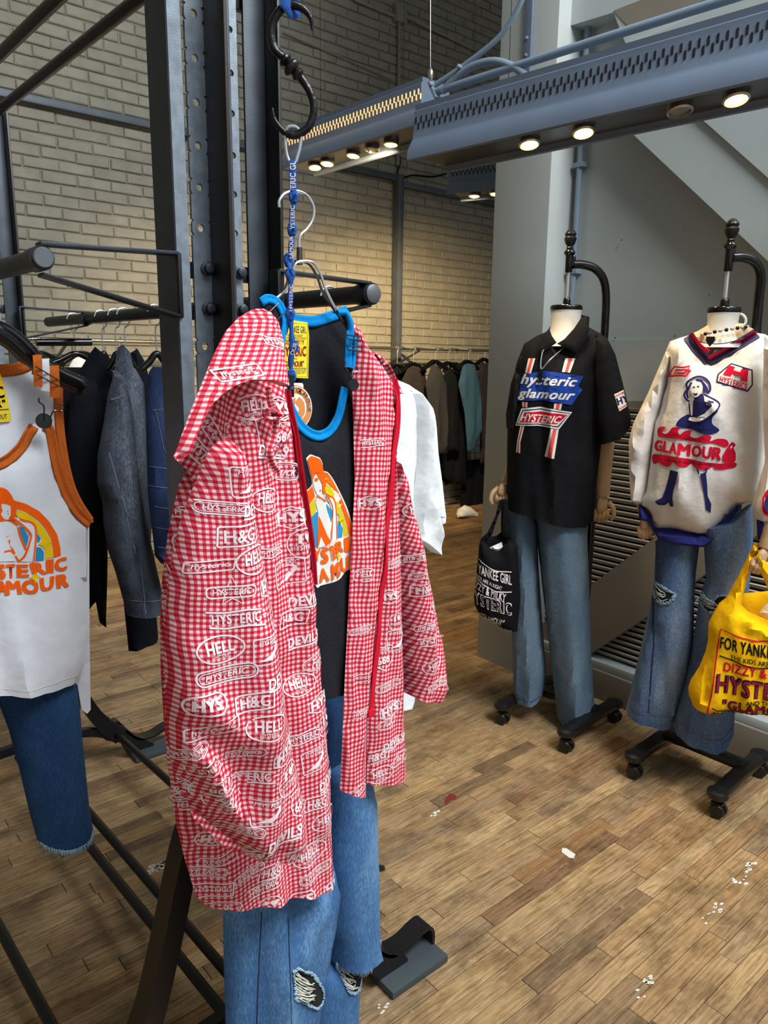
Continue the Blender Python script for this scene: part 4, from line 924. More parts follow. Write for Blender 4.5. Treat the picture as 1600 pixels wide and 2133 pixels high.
for D_, n_, m_ in ((W0, 'print_ground', m_p_white), (O1, 'print_orange_band', m_p_orange), (Y1, 'print_yellow_band', m_p_yellow), (B1, 'print_blue_field', m_p_blue), (W2, 'print_figure', m_p_white), (O2, 'print_lettering', m_p_orange), (Y2, 'print_stars', m_p_yellow)): D_.build(n_, m_, tk)
# yellow neck label and card tag
lb = Sheet(FB(YH + .008), [(586, 668), (590, 664), (641, 672), (644, 700), (642, 788), (584, 786), (588, 740), (583, 700)], .0008, .003, step=.01, folds=(.001, .03, .2)); lbo = lb.build('neck_label', m_tagyellow, tk); lbo['label'] = 'yellow printed cloth label'
D1, D2, D3 = Deco(lb, .0006), Deco(lb, .0006), Deco(lb, .0006)
D1.text('FOR YANKEE GIRL', [(588, 677), (637, 680), (637, 694), (588, 692)], .0); D1.text('THE KIDS ARE ALRIGHT', [(596, 695), (630, 697), (630, 702), (596, 701)], .0)
D2.text('DIZZY & MILKY', [(592, 707), (633, 708), (633, 718), (592, 717)], .02); D3.text('HYSTERIC', [(586, 722), (637, 721), (637, 742), (586, 742)], .03); D1.text('AND THE', [(600, 745), (618, 745), (618, 749), (600, 749)], 0)
D3.text('"GLAMOUR"', [(590, 752), (633, 751), (633, 764), (590, 764)], .03); D1.text('ALL TICKETS SOLD OUT', [(587, 770), (637, 770), (637, 778), (587, 778)], 0)
for y in (704, 767): D1.line([(590, y), (638, y)], .0008)
D1.line([(588, 671), (640, 675), (640, 785), (587, 783)], .0007, True)
for D_, m_ in ((D1, m_p_navy), (D2, m_p_maroon), (D3, m_p_maroon)): D_.build('label_print', m_, lbo)
tg = thing('swing_tag', 'round orange and white card tag tucked in the tank neckline', 'tag', tuple(fn(620, 850)))
wt = Sheet(FB(YH + .006), [(590, 800), (596, 797), (630, 798), (632, 802), (632, 880), (590, 880)], .0008, .002, step=.02); wt.build('white_card', m_paper, tg)
ot = Sheet(FB(YH + .002), [(614 + 37 * math.cos(a) * .98, 850 + 48 * math.sin(a)) for a in np.linspace(0, 2 * math.pi, 32, endpoint=False)], .0008, .002, step=.02); ot.build('round_card', m_tagor, tg)
dw, do = Deco(ot, .0006), Deco(ot, .001)
def el_(rx, ry, n=40, a0=0, a1=6.283): return [(614 + rx * math.cos(a), 850 + ry * math.sin(a)) for a in np.linspace(a0, a1, n)]
dw.poly(el_(23, 30)[:-1]); dw.line(el_(34.5, 44.5), .0010)
for i, ch in enumerate('HYSTERIC GLAMOUR'):
    if ch == ' ': continue
    a = math.radians(-200 + i * 13.6); c, s_ = math.cos(a), math.sin(a)
    def rp(r, t): return (614 + r * 1.0 * c - t * s_, 850 + r * 1.3 * s_ + t * c * 1.0)
    dw.text(ch, [rp(34, -3.6), rp(34, 3.6), rp(25.5, 3.2), rp(25.5, -3.2)], .03)
do.curve([(622, 826), (632, 838), (634, 858), (628, 872), (630, 884), (622, 880), (618, 862), (622, 850), (614, 838)], 4); do.curve([(604, 836), (614, 828), (612, 846), (604, 858), (598, 850)], 4)
dw.build('card_print', m_paper, tg); do.build('card_print', m_tagor, tg)
MB().tube([fn(597, 690, .012), fn(600, 760, .012), fn(601, 802, .012)], .0007, 5).build('string', m_paper, tg, True)
# ================================================================== GINGHAM JACKET
jk = thing('gingham_jacket', 'red and white gingham hooded zip jacket covered in white emblems, hanging open', 'jacket', tuple(fn(600, 1200)))
def emblem_set(sh, L, parent, eps=.0009, size=.052, mx=.009):
    for e in L:
        k, x, y = e[:3]; rot = e[3] if len(e) > 3 else 0; sz = e[4] if len(e) > 4 else 1.0; sx = e[5] if len(e) > 5 else 1.0
        d = Deco(sh, eps, mx); d.stamp(EM[k], (x, y), size * sz, rot, sx)
        if d.parts: d.build('emblem', m_logo, parent)
# left body (back, side and front panel)
jb = Sheet(FB(.885), [(430, 900), (470, 850), (560, 830), (588, 806), (594, 850), (606, 900), (614, 985), (632, 1085), (640, 1150), (645, 1215), (654, 1290), (664, 1380), (677, 1490), (686, 1620), (690, 1720), (694, 1838), (640, 1850), (560, 1864), (470, 1874), (432, 1888), (408, 1868), (385, 1790), (366, 1715), (350, 1600), (341, 1500), (335, 1400), (333, 1310), (337, 1210), (350, 1110), (372, 1010)],
    .03, .07, opens=(15, 16, 17, 18), folds=(.006, .075, .12), step=.011, seed=3, uvrot=-3, uvs=(1.06, 1.06),
    creases=[((600, 900), (640, 1250), .010, .02), ((560, 880), (590, 1400), -.012, .02), ((620, 1250), (655, 1700), .008, .025), ((560, 1400), (620, 1840), -.008, .03), ((470, 1780), (480, 1880), .008, .02), ((400, 1780), (440, 1880), -.008, .02)])
jbo = jb.build('left_body', m_ging, jk)
emblem_set(jb, [('devils', 549, 937, -8), ('script', 580, 978, -4), ('hell', 535, 1035, -8), ('hys', 590, 1072, 4), ('ilove', 612, 1124), ('bar', 551, 1140, 0, .8), ('road', 583, 1185, 5), ('devils', 618, 1240, 6), ('hg', 590, 1279), ('devils', 614, 1322, 8), ('script', 642, 1364, 10), ('hell', 605, 1414, 4), ('hys', 647, 1449, 5), ('ilove', 662, 1495, 0, .9), ('bar', 612, 1519, 5), ('road', 636, 1563, 8), ('devils', 668, 1607, 10), ('hg', 638, 1653), ('hell', 657, 1688, 6), ('wave', 655, 1722, 8, .8),
    ('hell', 628, 1762, 6, 1.15), ('pill', 641, 1800, 8, 1.1), ('hg', 545, 1790, -3), ('star', 496, 1795, 5), ('bar', 528, 1825, 5), ('ilove', 540, 1866, 0, .9), ('blob', 609, 1858, 6, 1.1), ('box', 432, 1840, 0, 1.3), ('pill', 412, 1806, -6), ('wave', 440, 1771, 5), ('blob', 424, 1724), ('script', 446, 1880, 8), ('hys', 684, 1826, 8), ('box', 356, 1257, 5, 1.1), ('box', 351, 1298, 0), ('script', 349, 1340), ('hg', 346, 1380), ('bar', 348, 1420), ('ilove', 347, 1470), ('pill', 356, 1230, 20), ('666', 372, 1160), ('blob', 384, 1120), ('hg', 350, 1560, 0, .9), ('bar', 368, 1668, -5), ('hg', 362, 1640), ('star', 390, 1060)], jk)
# pocket / hem seams
ds = Deco(jb, .0012); ds.line([(562, 1292), (600, 1285), (652, 1284)], .0016); ds.line([(520, 1790), (524, 1870)], .0012); ds.build('seam', m_redzip, jk)
piping(jb, [(590, 812), (596, 850), (606, 905), (616, 985), (633, 1085), (641, 1150), (645, 1214)], .009, m_redzip, 'zip_tape', jk, .004)
# sleeve on the left
sl = Sheet(FB(.80), [(424, 962), (440, 930), (470, 910), (492, 925), (501, 962), (508, 1010), (520, 1075), (534, 1150), (546, 1215), (560, 1310), (573, 1390), (590, 1490), (604, 1580), (618, 1660), (630, 1732), (612, 1752), (585, 1762), (545, 1766), (505, 1771), (492, 1768), (470, 1752), (440, 1726), (402, 1692), (372, 1640), (354, 1580), (346, 1490), (343, 1400), (342, 1330), (347, 1240), (358, 1160), (374, 1090), (392, 1040), (408, 1000)],
    .058, .075, opens=(15, 16, 17), folds=(.007, .07, -.05), step=.0105, seed=8, Db=.015, uvrot=2, uvs=(1.2, 1.2),
    creases=[((470, 960), (490, 1500), .016, .03), ((430, 1010), (420, 1400), -.010, .025), ((380, 1350), (370, 1560), .012, .02), ((355, 1560), (480, 1760), -.024, .013), ((380, 1560), (505, 1750), .018, .016), ((420, 1500), (470, 1640), -.010, .02), ((520, 1300), (580, 1700), .012, .03), ((360, 1420), (460, 1500), .008, .014), ((370, 1490), (430, 1560), -.008, .012), ((540, 1150), (600, 1560), -.006, .02)])
sl.build('left_sleeve', m_ging, jk)
emblem_set(sl, [('road', 480, 992, -2), ('pill', 432, 1047, -4), ('devils', 496, 1050, -4), ('hg', 455, 1098, 3, 1.15), ('hell', 484, 1146, 0, 1.1), ('wave', 404, 1164, 4), ('hys', 524, 1200, 0), ('star', 438, 1210, 0, 1.15), ('bar', 446, 1262, 0, 1.25), ('ilove', 541, 1262), ('hell', 417, 1326, 4, 1.1), ('road', 503, 1318, 0, .95), ('pill', 427, 1374, 4, 1.3), ('devils', 530, 1375, 4, 1.05), ('blob', 391, 1437, 3, 1.15), ('hg', 474, 1423, 6, 1.05), ('script', 553, 1425, 6, 1.05), ('hell', 498, 1470, -4, 1.12), ('wave', 404, 1488, 16, 1.2), ('hys', 544, 1527, 3, 1.15), ('star', 459, 1533, 3), ('bar', 474, 1586, 4, 1.1), ('ilove', 554, 1585, 0, 1.1), ('hell', 437, 1636, -24, 1.05), ('road', 511, 1645, -2, 1.0), ('666', 584, 1636, 2, .9), ('pill', 466, 1695, -12, .95), ('devils', 545, 1703, 3, 1.2), ('script', 580, 1742, 10, 1.15), ('hg', 500, 1742, -10, .9), ('box', 395, 1570, 25), ('pill', 372, 1545, 35, .8), ('script', 410, 1608, 30, .9), ('star', 372, 1620, -40, .7)], jk, size=.0475)
dq = Deco(sl, .0012); dq.line([(424, 962), (450, 966), (480, 962), (501, 964)], .0016); dq.line([(500, 1738), (560, 1733), (628, 1722)], .0014); dq.build('seam', m_redzip, jk)
cf = Sheet(FB(.775), [(396, 1688), (420, 1700), (470, 1740), (508, 1768), (500, 1778), (470, 1764), (440, 1738), (404, 1706)], .010, .012, folds=(.003, .02, .5), step=.008, uvrot=35); cf.build('cuff_fold', m_ging, jk)
# hood: inside first, then the draped outside
hi = Sheet(FB(.862), [(455, 790), (590, 795), (596, 830), (608, 905), (560, 960), (500, 975), (440, 990), (404, 1008), (398, 986), (364, 956), (380, 905), (420, 840)], .004, .03, folds=(.003, .05, .3), step=.011, uvrot=25, Db=.004, creases=[((440, 850), (450, 990), .010, .02), ((490, 830), (480, 960), -.012, .018)])
hi.build('hood_inside', m_ging, jk)
emblem_set(hi, [('hys', 575, 850, -3), ('road', 500, 905, 10, .95), ('666', 588, 905, 0, .9), ('wave', 438, 905, -60, 1.1), ('hell', 528, 848, 5), ('bar', 420, 950, -50, 1.2)], jk)
hd = Sheet(FB(.80), [(545, 641), (560, 655), (572, 680), (580, 715), (584, 755), (591, 806), (570, 801), (545, 794), (520, 789), (492, 789), (468, 798), (446, 814), (426, 838), (410, 866), (396, 900), (382, 938), (371, 962), (361, 950), (374, 918), (388, 880), (400, 848), (414, 814), (432, 770), (450, 728), (470, 690), (496, 662), (522, 646)],
    .05, .07, opens=(5, 6, 7, 8, 9, 10, 11, 12, 13, 14, 15), folds=(.003, .06, .2), step=.0095, uvrot=0, uvs=(1.1, 1.35), uvsh=-1.05, Db=-.012, tilt=(0, -1.1), tclip=(-.07, .10), creases=[((545, 650), (560, 800), .010, .02), ((500, 670), (430, 830), -.006, .02), ((520, 700), (490, 790), .006, .02)])
hd.build('hood', m_ging, jk)
emblem_set(hd, [('wave', 470, 775, 10, .9), ('bar', 540, 715, -14, .7)], jk)
# draw cord with knot
hc = [hi.at(x, y, .012) for x, y in ((546, 806), (550, 836), (557, 856), (562, 880), (558, 910), (548, 940), (556, 965), (566, 980))]
ribbon3(hc, .0085, m_ging, 'draw_cord', jk, .003)
kn = hi.at(552, 862, .016); m_ = MB()
for k in range(3): m_.tube([kn + CR * math.cos(a) * .010 + np.array([0, 0, 1]) * math.sin(a) * .006 - FW * .003 * math.cos(2 * a + k * 2) for a in np.linspace(0, 6.28, 13)[:-1]], .0035, 6, closed=True)
m_.build('cord_knot', m_ging, jk, True)
# right front: inner facing left of the zip, outer panel right of it
jr = Sheet(FB(.90), [(735, 668), (752, 690), (770, 728), (796, 762), (812, 786), (823, 830), (822, 890), (815, 955), (804, 1070), (791, 1225), (779, 1370), (768, 1470), (764, 1500), (763, 1575), (762, 1660), (735, 1653), (708, 1646), (712, 1560), (718, 1420), (726, 1260), (733, 1130), (739, 1000), (736, 880), (733, 780), (737, 715)],
    .012, .03, opens=(14, 15), folds=(.003, .04, .15), step=.0105, seed=4, uvs=(1.15, 1.0), uvrot=3, creases=[((760, 740), (790, 1200), .008, .014), ((750, 900), (735, 1500), -.006, .012)])
jr.build('right_front', m_ging, jk)
jo = Sheet(FB(.925), [(812, 786), (826, 800), (829, 880), (826, 960), (832, 1080), (836, 1220), (838, 1400), (842, 1520), (846, 1624), (800, 1630), (764, 1633), (765, 1500), (772, 1445), (786, 1290), (800, 1120), (814, 960), (822, 870)], .012, .03, opens=(8, 9), folds=(.003, .04, .15), step=.0105, seed=5, uvs=(1.15, 1.0), uvrot=3)
jo.build('right_outer', m_ging, jk)
emblem_set(jo, [('hys', 802, 1240, 4, .8), ('666', 792, 1368, 2, .9), ('hys', 804, 1473, 6), ('devils', 812, 1541, 6), ('hg', 778, 1572, 5), ('hell', 785, 1608, 4, .95), ('script', 826, 1574, 8, .9), ('road', 822, 1325, 5), ('pill', 800, 1424, 6, .9), ('ilove', 815, 1290, 0, .7), ('pill', 814, 1170, 10, .8), ('script', 798, 1500, 10, .8)], jk)
emblem_set(jr, [('script', 738, 1640, 5, .8), ('pill', 745, 1310, 5, .8), ('box', 745, 1410, 5, .8), ('bar', 748, 1480, 5, .8), ('hell', 752, 1195, 5, .8), ('bar', 765, 920, 5, .8), ('hys', 760, 1045, 5, .8)], jk, size=.045)
piping(jr, [(815, 789), (822, 830), (821, 890), (814, 955), (803, 1070), (790, 1225), (778, 1370), (767, 1470), (765, 1490)], .011, m_red, 'zip_tape', jk, .004)
MB().rbox(jr.at(766, 1482, .006), (.012, .005, .014), None, .001).build('zip_stop', m_red, jk, True)
jc = Sheet(FB(.945), [(770, 730), (792, 738), (812, 760), (826, 790), (842, 822), (828, 816), (812, 800), (792, 765)], .010, .012, folds=(.003, .02, .5), step=.008, uvrot=-30); jc.build('collar', m_ging, jk)
ribbon3([fn(826, 806, -.02), fn(834, 812, -.01), fn(844, 818, -.012)], .007, m_ging, 'draw_cord', jk, .006)
# right sleeve
rsl = Sheet(FB(.98), [(820, 945), (832, 975), (846, 1040), (862, 1110), (882, 1190), (898, 1260), (912, 1345), (924, 1428), (912, 1444), (888, 1450), (858, 1449), (842, 1442), (834, 1340), (822, 1220), (812, 1100), (812, 1000)], .04, .05, opens=(8, 9, 10), folds=(.005, .05, -.1), step=.0105, seed=9, Db=.02, uvrot=14, creases=[((832, 990), (880, 1430), .008, .02)])
rsl.build('right_sleeve', m_ging, jk)
emblem_set(rsl, [('hell', 841, 1052, 14), ('hg', 852, 1215, 10), ('hell', 872, 1371, 12, .9), ('pill', 882, 1408, 14, 1.0), ('hys', 868, 1135, 12, .9), ('star', 858, 1292, 12, .9), ('bar', 868, 1318, 12), ('hell', 878, 1250, 12, .8), ('hys', 908, 1432, 15, .7), ('bar', 840, 1152, 12, .8), ('pill', 850, 1185, 14, .8)], jk, size=.05)
# ================================================================== JEANS UNDER THE JACKET
jn = thing('ripped_jeans', 'blue jeans with torn frayed knees hanging under the gingham jacket', 'jeans', tuple(FB(.95).w(FB(.95).ab(600, 1900), np.array(0.))))
FJ = FB(.955)
jl = Sheet(FJ, [(462, 1800), (570, 1780), (690, 1780), (704, 1850), (694, 1920), (680, 2000), (668, 2060), (660, 2140), (655, 2330), (478, 2330), (470, 2140), (466, 2000)], .05, .10, opens=(8,), folds=(.005, .09, .1), step=.014, Db=.03, creases=[((545, 1850), (565, 2133), .012, .02), ((520, 1860), (510, 2133), -.010, .025), ((640, 1860), (600, 1960), .012, .02)])
jl.build('left_leg', m_jean_main, jn)
jw = Sheet(FB(1.0), [(600, 1430), (700, 1440), (765, 1440), (770, 1700), (740, 1900), (560, 1900), (560, 1600)], .03, .06, step=.02); jw.build('hips', m_jean_dark, jn)
jr1 = Sheet(FB(.985), [(660, 1600), (720, 1560), (765, 1600), (779, 1650), (781, 1750), (785, 1850), (788, 1952), (775, 1978), (745, 1994), (715, 2001), (692, 2003), (676, 1900), (664, 1750)], .045, .065, opens=(6, 7, 8, 9), folds=(.004, .07, .1), step=.014, Db=.02); jr1.build('right_thigh', m_jean_main, jn)
jr2 = Sheet(FB(1.0), [(640, 1985), (690, 1998), (738, 1990), (746, 2010), (744, 2140), (742, 2330), (640, 2330), (640, 2140)], .035, .055, opens=(5,), folds=(.003, .06, 0), step=.014, Db=.02); jr2.build('right_shin', m_jean_main, jn)
def torn(sh, pts, parent, seed, nthreads=16, lo=.0012):
    r = random.Random(seed); c = catmull(list(pts) + [pts[0]], 5)[:-1]; jit = [(x + r.uniform(-1.6, 1.6), y + r.uniform(-1.6, 1.6)) for x, y in c]
    Deco(sh, lo).poly(jit).build('knee_hole', m_hole, parent)
    cx, cy = np.mean(c[:, 0]), np.mean(c[:, 1]); fm = MB()
    for k in range(len(c) * 7):
        i = r.randrange(len(c)); t = r.random(); q = c[i] * (1 - t) + c[(i + 1) % len(c)] * t; tg = c[(i + 1) % len(c)] - c[i]; tg = tg / (np.linalg.norm(tg) + 1e-9)
        inn = np.array([cx, cy]) - q; inn /= np.linalg.norm(inn) + 1e-9; o0 = q - inn * r.uniform(0, 5) + tg * r.uniform(-3, 3); o1 = q + inn * r.uniform(-1, 5) + tg * r.uniform(-5, 5)
        fm.tube([sh.at(*o0, lo + .0006), sh.at(*((o0 + o1) / 2), lo + .003), sh.at(*o1, lo + .0012)], .00075, 4)
    fm.build('fray', m_fray, parent, 'all', kind='stuff')
    tm = MB(); x0, x1, y0, y1 = c[:, 0].min(), c[:, 0].max(), c[:, 1].min(), c[:, 1].max()
    for k in range(nthreads):
        t = k / max(1, nthreads - 1); a = (x0 + (x1 - x0) * (.05 + .1 * r.random()), y0 + (y1 - y0) * (.08 + .55 * t)); e = (x0 + (x1 - x0) * (.35 + .25 * r.random() + .1 * t), y0 + (y1 - y0) * (.3 + .45 * t)); m = ((a[0] + e[0]) / 2 + r.uniform(-4, 5), (a[1] + e[1]) / 2 + r.uniform(-5, 7))
        tm.tube(catmull([sh.at(*a, lo + .002), sh.at(*m, lo + .006), sh.at(*e, lo + .002)], 5), .0009, 5)
    tm.build('loose_threads', m_fray_w, parent, 'all', kind='stuff')
torn(jl, [(572, 1980), (585, 1974), (600, 1984), (614, 1990), (634, 2012), (652, 2040), (656, 2064), (640, 2072), (618, 2060), (596, 2046), (580, 2036), (578, 2008)], jn, 5, 22)
torn(jr2, [(692, 2003), (712, 2006), (738, 2006), (744, 2018), (735, 2036), (722, 2046), (706, 2040), (697, 2022)], jn, 6, 12)
r = random.Random(5)
fr_ = MB()
for k in range(110):
    t = k / 109; x = 694 + 94 * t; y = 2003 - 50 * max(0, t - .35) ** 1.6 * 1.9 + r.uniform(-1, 1); p = jr1.fr.w(jr1.fr.ab(x, y), np.array(.03 * math.sin(math.pi * min(1, max(0, t))) + r.uniform(.004, .012)))
    fr_.tube([p + np.array([0, 0, .006]), p + np.array([r.uniform(-.003, .003), -.001, -.004 - r.uniform(0, .004)])], .0007, 4)
fr_.build('frayed_hem', m_fray, jn, 'all', kind='stuff')
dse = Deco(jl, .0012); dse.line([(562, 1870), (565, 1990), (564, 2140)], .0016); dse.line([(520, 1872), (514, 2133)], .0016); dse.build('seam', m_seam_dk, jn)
# ================================================================== WHITE TANK TOP ON THE LEFT TUBE
YW = 1.42
FW_ = FB(YW)
def fw(x, y, h=0.0): return FW_.w(FW_.ab(x, y), np.array(h))
wt_ = thing('tank_top', 'white tank top with orange binding and rainbow print at the left', 'tank top', tuple(fw(0, 1150)))
wb = Sheet(FB(YW + .03), [(0, 770), (35, 766), (70, 752), (92, 745), (120, 768), (121, 860), (128, 930), (142, 1000), (160, 1045), (186, 1086), (186, 1200), (187, 1350), (189, 1478), (180, 1485), (168, 1476), (160, 1425), (100, 1410), (0, 1410), (-240, 1410), (-240, 1090), (-170, 930), (-150, 760), (-100, 750), (-50, 768)], .006, .03, opens=(12, 13, 14, 15, 16, 17), folds=(.003, .08, 0), step=.016)
wb.build('back_panel', m_white_c, wt_)
wf = Sheet(FW_, [(58, 890), (76, 880), (100, 880), (107, 930), (117, 975), (134, 1025), (156, 1062), (184, 1088), (182, 1180), (180, 1300), (176, 1385), (160, 1421), (100, 1432), (0, 1443), (-200, 1447), (-240, 1440), (-240, 1300), (-240, 1090), (-200, 1020), (-165, 930), (-150, 885), (-110, 890), (-95, 920), (-60, 957), (-20, 968), (10, 955), (36, 932), (52, 905)], .03, .07, opens=(11, 12, 13, 14), folds=(.009, .09, .05), step=.013, Db=.004, creases=[((150, 1090), (168, 1420), -.012, .012), ((110, 900), (150, 1100), .006, .02)])
wf.build('front_panel', m_white_c, wt_)
piping(wb, [(-40, 770), (0, 772), (35, 768), (68, 754)], .022, m_orange_b, 'neck_binding', wt_, .003)
piping(wf, [(-60, 957), (-20, 969), (10, 956), (38, 930), (54, 903), (66, 886)], .018, m_orange_b, 'neck_binding', wt_, .004)
piping(wf, [(88, 884), (98, 892), (107, 935), (117, 978), (134, 1027), (156, 1064), (183, 1090)], .017, m_orange_b, 'arm_binding', wt_, .004)
piping(wb, [(120, 790), (121, 860), (128, 930), (142, 1000), (160, 1045), (185, 1084)], .017, m_orange_b, 'arm_binding', wt_, .004)
dh = Deco(wf, .001); dh.line([(0, 1428), (60, 1422), (110, 1413), (160, 1402)], .0015, n=4); dh.build('hem_stitch', m_paper, wt_)
# straps folded over the hanger arm
for a, m_, w in (((64, 742), m_orange_b, .014), ((78, 750), m_white_c, .016), ((98, 764), m_orange_b, .016)):
    x, y = a; ribbon3([fw(x - 2, y + 62, .05), fw(x - 3, y + 20, .052), fw(x, y, .04), fw(x + 12, y + 4, .01), fw(x + 14, y + 40, -.01)], w, m_, 'strap_band', wt_, .003)
for q in (((54, 762), (104, 792)), ((56, 778), (102, 802))): MB().tube([fw(*q[0], .058), fw(*q[1], .058)], .0012, 6).build('slider', m_blkgloss, wt_, True)
MB().tube(catmull([fw(x, y, .056) for x, y in ((62, 826), (62, 834), (72, 843), (72, 868), (78, 874), (84, 868), (92, 852), (110, 852), (112, 842), (98, 836))], 4), .0013, 6).build('wire_clip', m_blkgloss, wt_, True)
MB().lathe([(0, 0), (.012, 0), (.0135, .003), (.0115, .006), (0, .0065)], fw(74, 873, .05), (-.25, -1, .05), 20).build('button', m_rubber, wt_, True)
c6 = lambda L: [(x * .1406, 960 + y * .1406) for x, y in L]
O1, Y1, B1, W2, O2, Y2 = [Deco(wf, e) for e in (.001, .001, .001, .0016, .0022, .0022)]
O1.curve(c6([(-60, 360), (20, 380), (80, 440), (130, 540), (170, 660), (160, 740), (180, 790), (150, 850), (190, 900), (170, 920), (100, 860), (20, 850), (-100, 850), (-200, 600), (-160, 420)]), 4)
O1.poly(c6([(120, 540), (300, 590), (500, 700), (650, 850), (780, 1050), (830, 1250), (835, 1365), (720, 1385), (715, 1250), (680, 1100), (600, 960), (480, 830), (320, 720), (170, 665)]))
Y1.poly(c6([(175, 680), (320, 730), (470, 840), (590, 970), (670, 1110), (705, 1250), (710, 1380), (590, 1400), (590, 1270), (540, 1090), (470, 990), (420, 880), (250, 810), (190, 780), (165, 740)]))
B1.poly(c6([(205, 925), (250, 935), (340, 1060), (330, 1130), (300, 1220), (240, 1080)])); B1.poly(c6([(470, 1020), (530, 1100), (490, 1160), (470, 1150)])); B1.poly(c6([(460, 1215), (530, 1235), (575, 1300), (570, 1425), (440, 1425)]))
W2.poly(c6([(-30, 600), (40, 610), (90, 630), (90, 760), (60, 830), (0, 830), (-60, 760)])); W2.poly(c6([(-100, 860), (100, 880), (190, 930), (300, 1250), (350, 1130), (360, 1020), (200, 840), (90, 780), (350, 840), (420, 880), (460, 1060), (420, 1430), (-100, 1440)]))
for a in ([(50, 1070), (110, 1240), (180, 1400)], [(0, 1300), (110, 1290), (200, 1430)], [(90, 780), (250, 900), (370, 1030), (350, 1150), (280, 1350), (200, 1440)], [(210, 810), (410, 880), (450, 1050), (410, 1420)], [(190, 930), (220, 1060), (300, 1260)]): O2.line(c6(a), .0035, n=4)
O2.curve(c6([(40, 700), (60, 705), (55, 720)]), 2); O2.curve(c6([(30, 740), (70, 745), (50, 765)]), 2)
Y2.poly(c6([(550, 1080), (600, 1130), (680, 1150), (620, 1190), (590, 1260), (550, 1210), (480, 1180), (530, 1140)])); Y2.poly(c6([(430, 1570), (460, 1620), (520, 1645), (470, 1670), (440, 1735), (410, 1690), (345, 1665), (405, 1630)]))
for tx, L in (('STERIC', [[(-140, 1480), (10, 1470), (20, 1680), (-130, 1690)], [(20, 1480), (160, 1470), (160, 1670), (30, 1680)], [(175, 1480), (330, 1470), (350, 1650), (180, 1670)], [(345, 1450), (560, 1430), (620, 1620), (390, 1600)], [(600, 1410), (720, 1400), (720, 1600), (610, 1610)], [(730, 1400), (935, 1380), (940, 1570), (740, 1590)]]), ('AMOUR', [[(-130, 1720), (30, 1710), (60, 1910), (-110, 1920)], [(20, 1710), (220, 1715), (260, 1910), (0, 1915)], [(245, 1705), (480, 1690), (490, 1890), (255, 1905)], [(495, 1670), (735, 1650), (720, 1850), (520, 1865)], [(750, 1640), (955, 1620), (970, 1815), (770, 1830)]])):
    for ch, q in zip(tx, L): O2.text(ch, c6(q), .055)
for D_, n_, m_ in ((O1, 'print_orange_band', m_p_orange), (Y1, 'print_yellow_band', m_p_gold), (B1, 'print_blue_field', m_p_blue), (W2, 'print_figure', m_white_c), (O2, 'print_lettering', m_p_orange), (Y2, 'print_stars', m_p_gold)): D_.build(n_, m_, wt_)
lb = Sheet(FB(YW + .02), [(-70, 775), (-2, 773), (6, 790), (24, 870), (20, 878), (-60, 884)], .0008, .003, step=.015); lbo = lb.build('neck_label', m_tagyellow, wt_)
d = Deco(lb, .0007); d.text('SOLD OUT', [(-30, 864), (14, 862), (15, 872), (-30, 874)], .0); d.line([(-60, 858), (18, 852)], .0012); d.build('label_print', m_p_navy, lbo); d = Deco(lb, .0007); d.text('RIC', [(-34, 808), (6, 804), (10, 828), (-34, 832)], .03); d.text('UR"', [(-26, 834), (10, 832), (12, 848), (-26, 850)], .03); d.build('label_print', m_p_maroon, lbo)
hg = thing('hanger', 'glossy black contoured hanger inside the white tank top', 'hanger', tuple(fw(-20, 700)))
MB().tube(catmull([fw(x, y, .02) for x, y in ((-230, 800), (-150, 765), (-70, 715), (-25, 690), (15, 705), (60, 745), (110, 780), (172, 808))], 6), [.010] * 6 + [.016] * 12 + [.019] * 12 + [.017] * 12 + [.012], 12, flat=.8).build('arm', m_blkgloss, hg, True)
MB().tube(catmull([fw(-25, 690, .02), (rcx(YW) - .28, YW, 1.44), (rcx(YW) - .28, YW, 1.50), (rcx(YW) - .255, YW, 1.525), (rcx(YW) - .28, YW, 1.5515), (rcx(YW) - .305, YW, 1.53)], 6), .002, 8).build('hook', m_chrome, hg, True)
# jeans under the white tank
lj = thing('cropped_jeans', 'dark blue jeans with raw hem hanging under the white tank top', 'jeans', tuple(FB(1.46).w(FB(1.46).ab(80, 1600), np.array(0.))))
lj1 = Sheet(FB(1.465), [(-30, 1400), (60, 1400), (155, 1400), (163, 1440), (172, 1540), (180, 1620), (186, 1680), (194, 1726), (170, 1742), (140, 1750), (110, 1753), (78, 1752), (62, 1695), (42, 1610), (18, 1520), (-8, 1450)], .055, .075, opens=(0, 1, 7, 8, 9, 10), folds=(.005, .07, .1), step=.014, Db=.03); lj1.build('right_leg', m_jean_dark, lj)
lj2 = Sheet(FB(1.5), [(-200, 1400), (0, 1400), (-5, 1500), (-30, 1740), (-160, 1745)], .05, .07, opens=(3,), step=.02, Db=.03); lj2.build('left_leg', m_jean_dark, lj)
lj3 = Sheet(FB(1.49), [(-200, 1300), (150, 1300), (155, 1420), (-200, 1420)], .03, .06, step=.02); lj3.build('hips', m_jean_dark, lj)
fr_ = MB(); r = random.Random(3)
for k in range(90):
    t = k / 89; x = 79 + 114 * t; y = 1752 - 26 * t ** 2.6 + r.uniform(-1, 1); p = lj1.fr.w(lj1.fr.ab(x, y), np.array(.05 * math.sin(math.pi * t) ** .5 + .002))
    fr_.tube([p + np.array([0, 0, .005]), p + np.array([r.uniform(-.004, .004), -.002, -.004 - r.uniform(0, .004)])], .0008, 4)
fr_.build('frayed_hem', m_fray, lj, 'all', kind='stuff')
MB().tube([lj3.at(-20, 1310), fw(-20, 900, -.07), (rcx(1.47) - .28, 1.47, 1.45), (rcx(1.47) - .28, 1.47, 1.5)], .0025, 6).build('hanging_cord', m_blkgloss, lj, True)
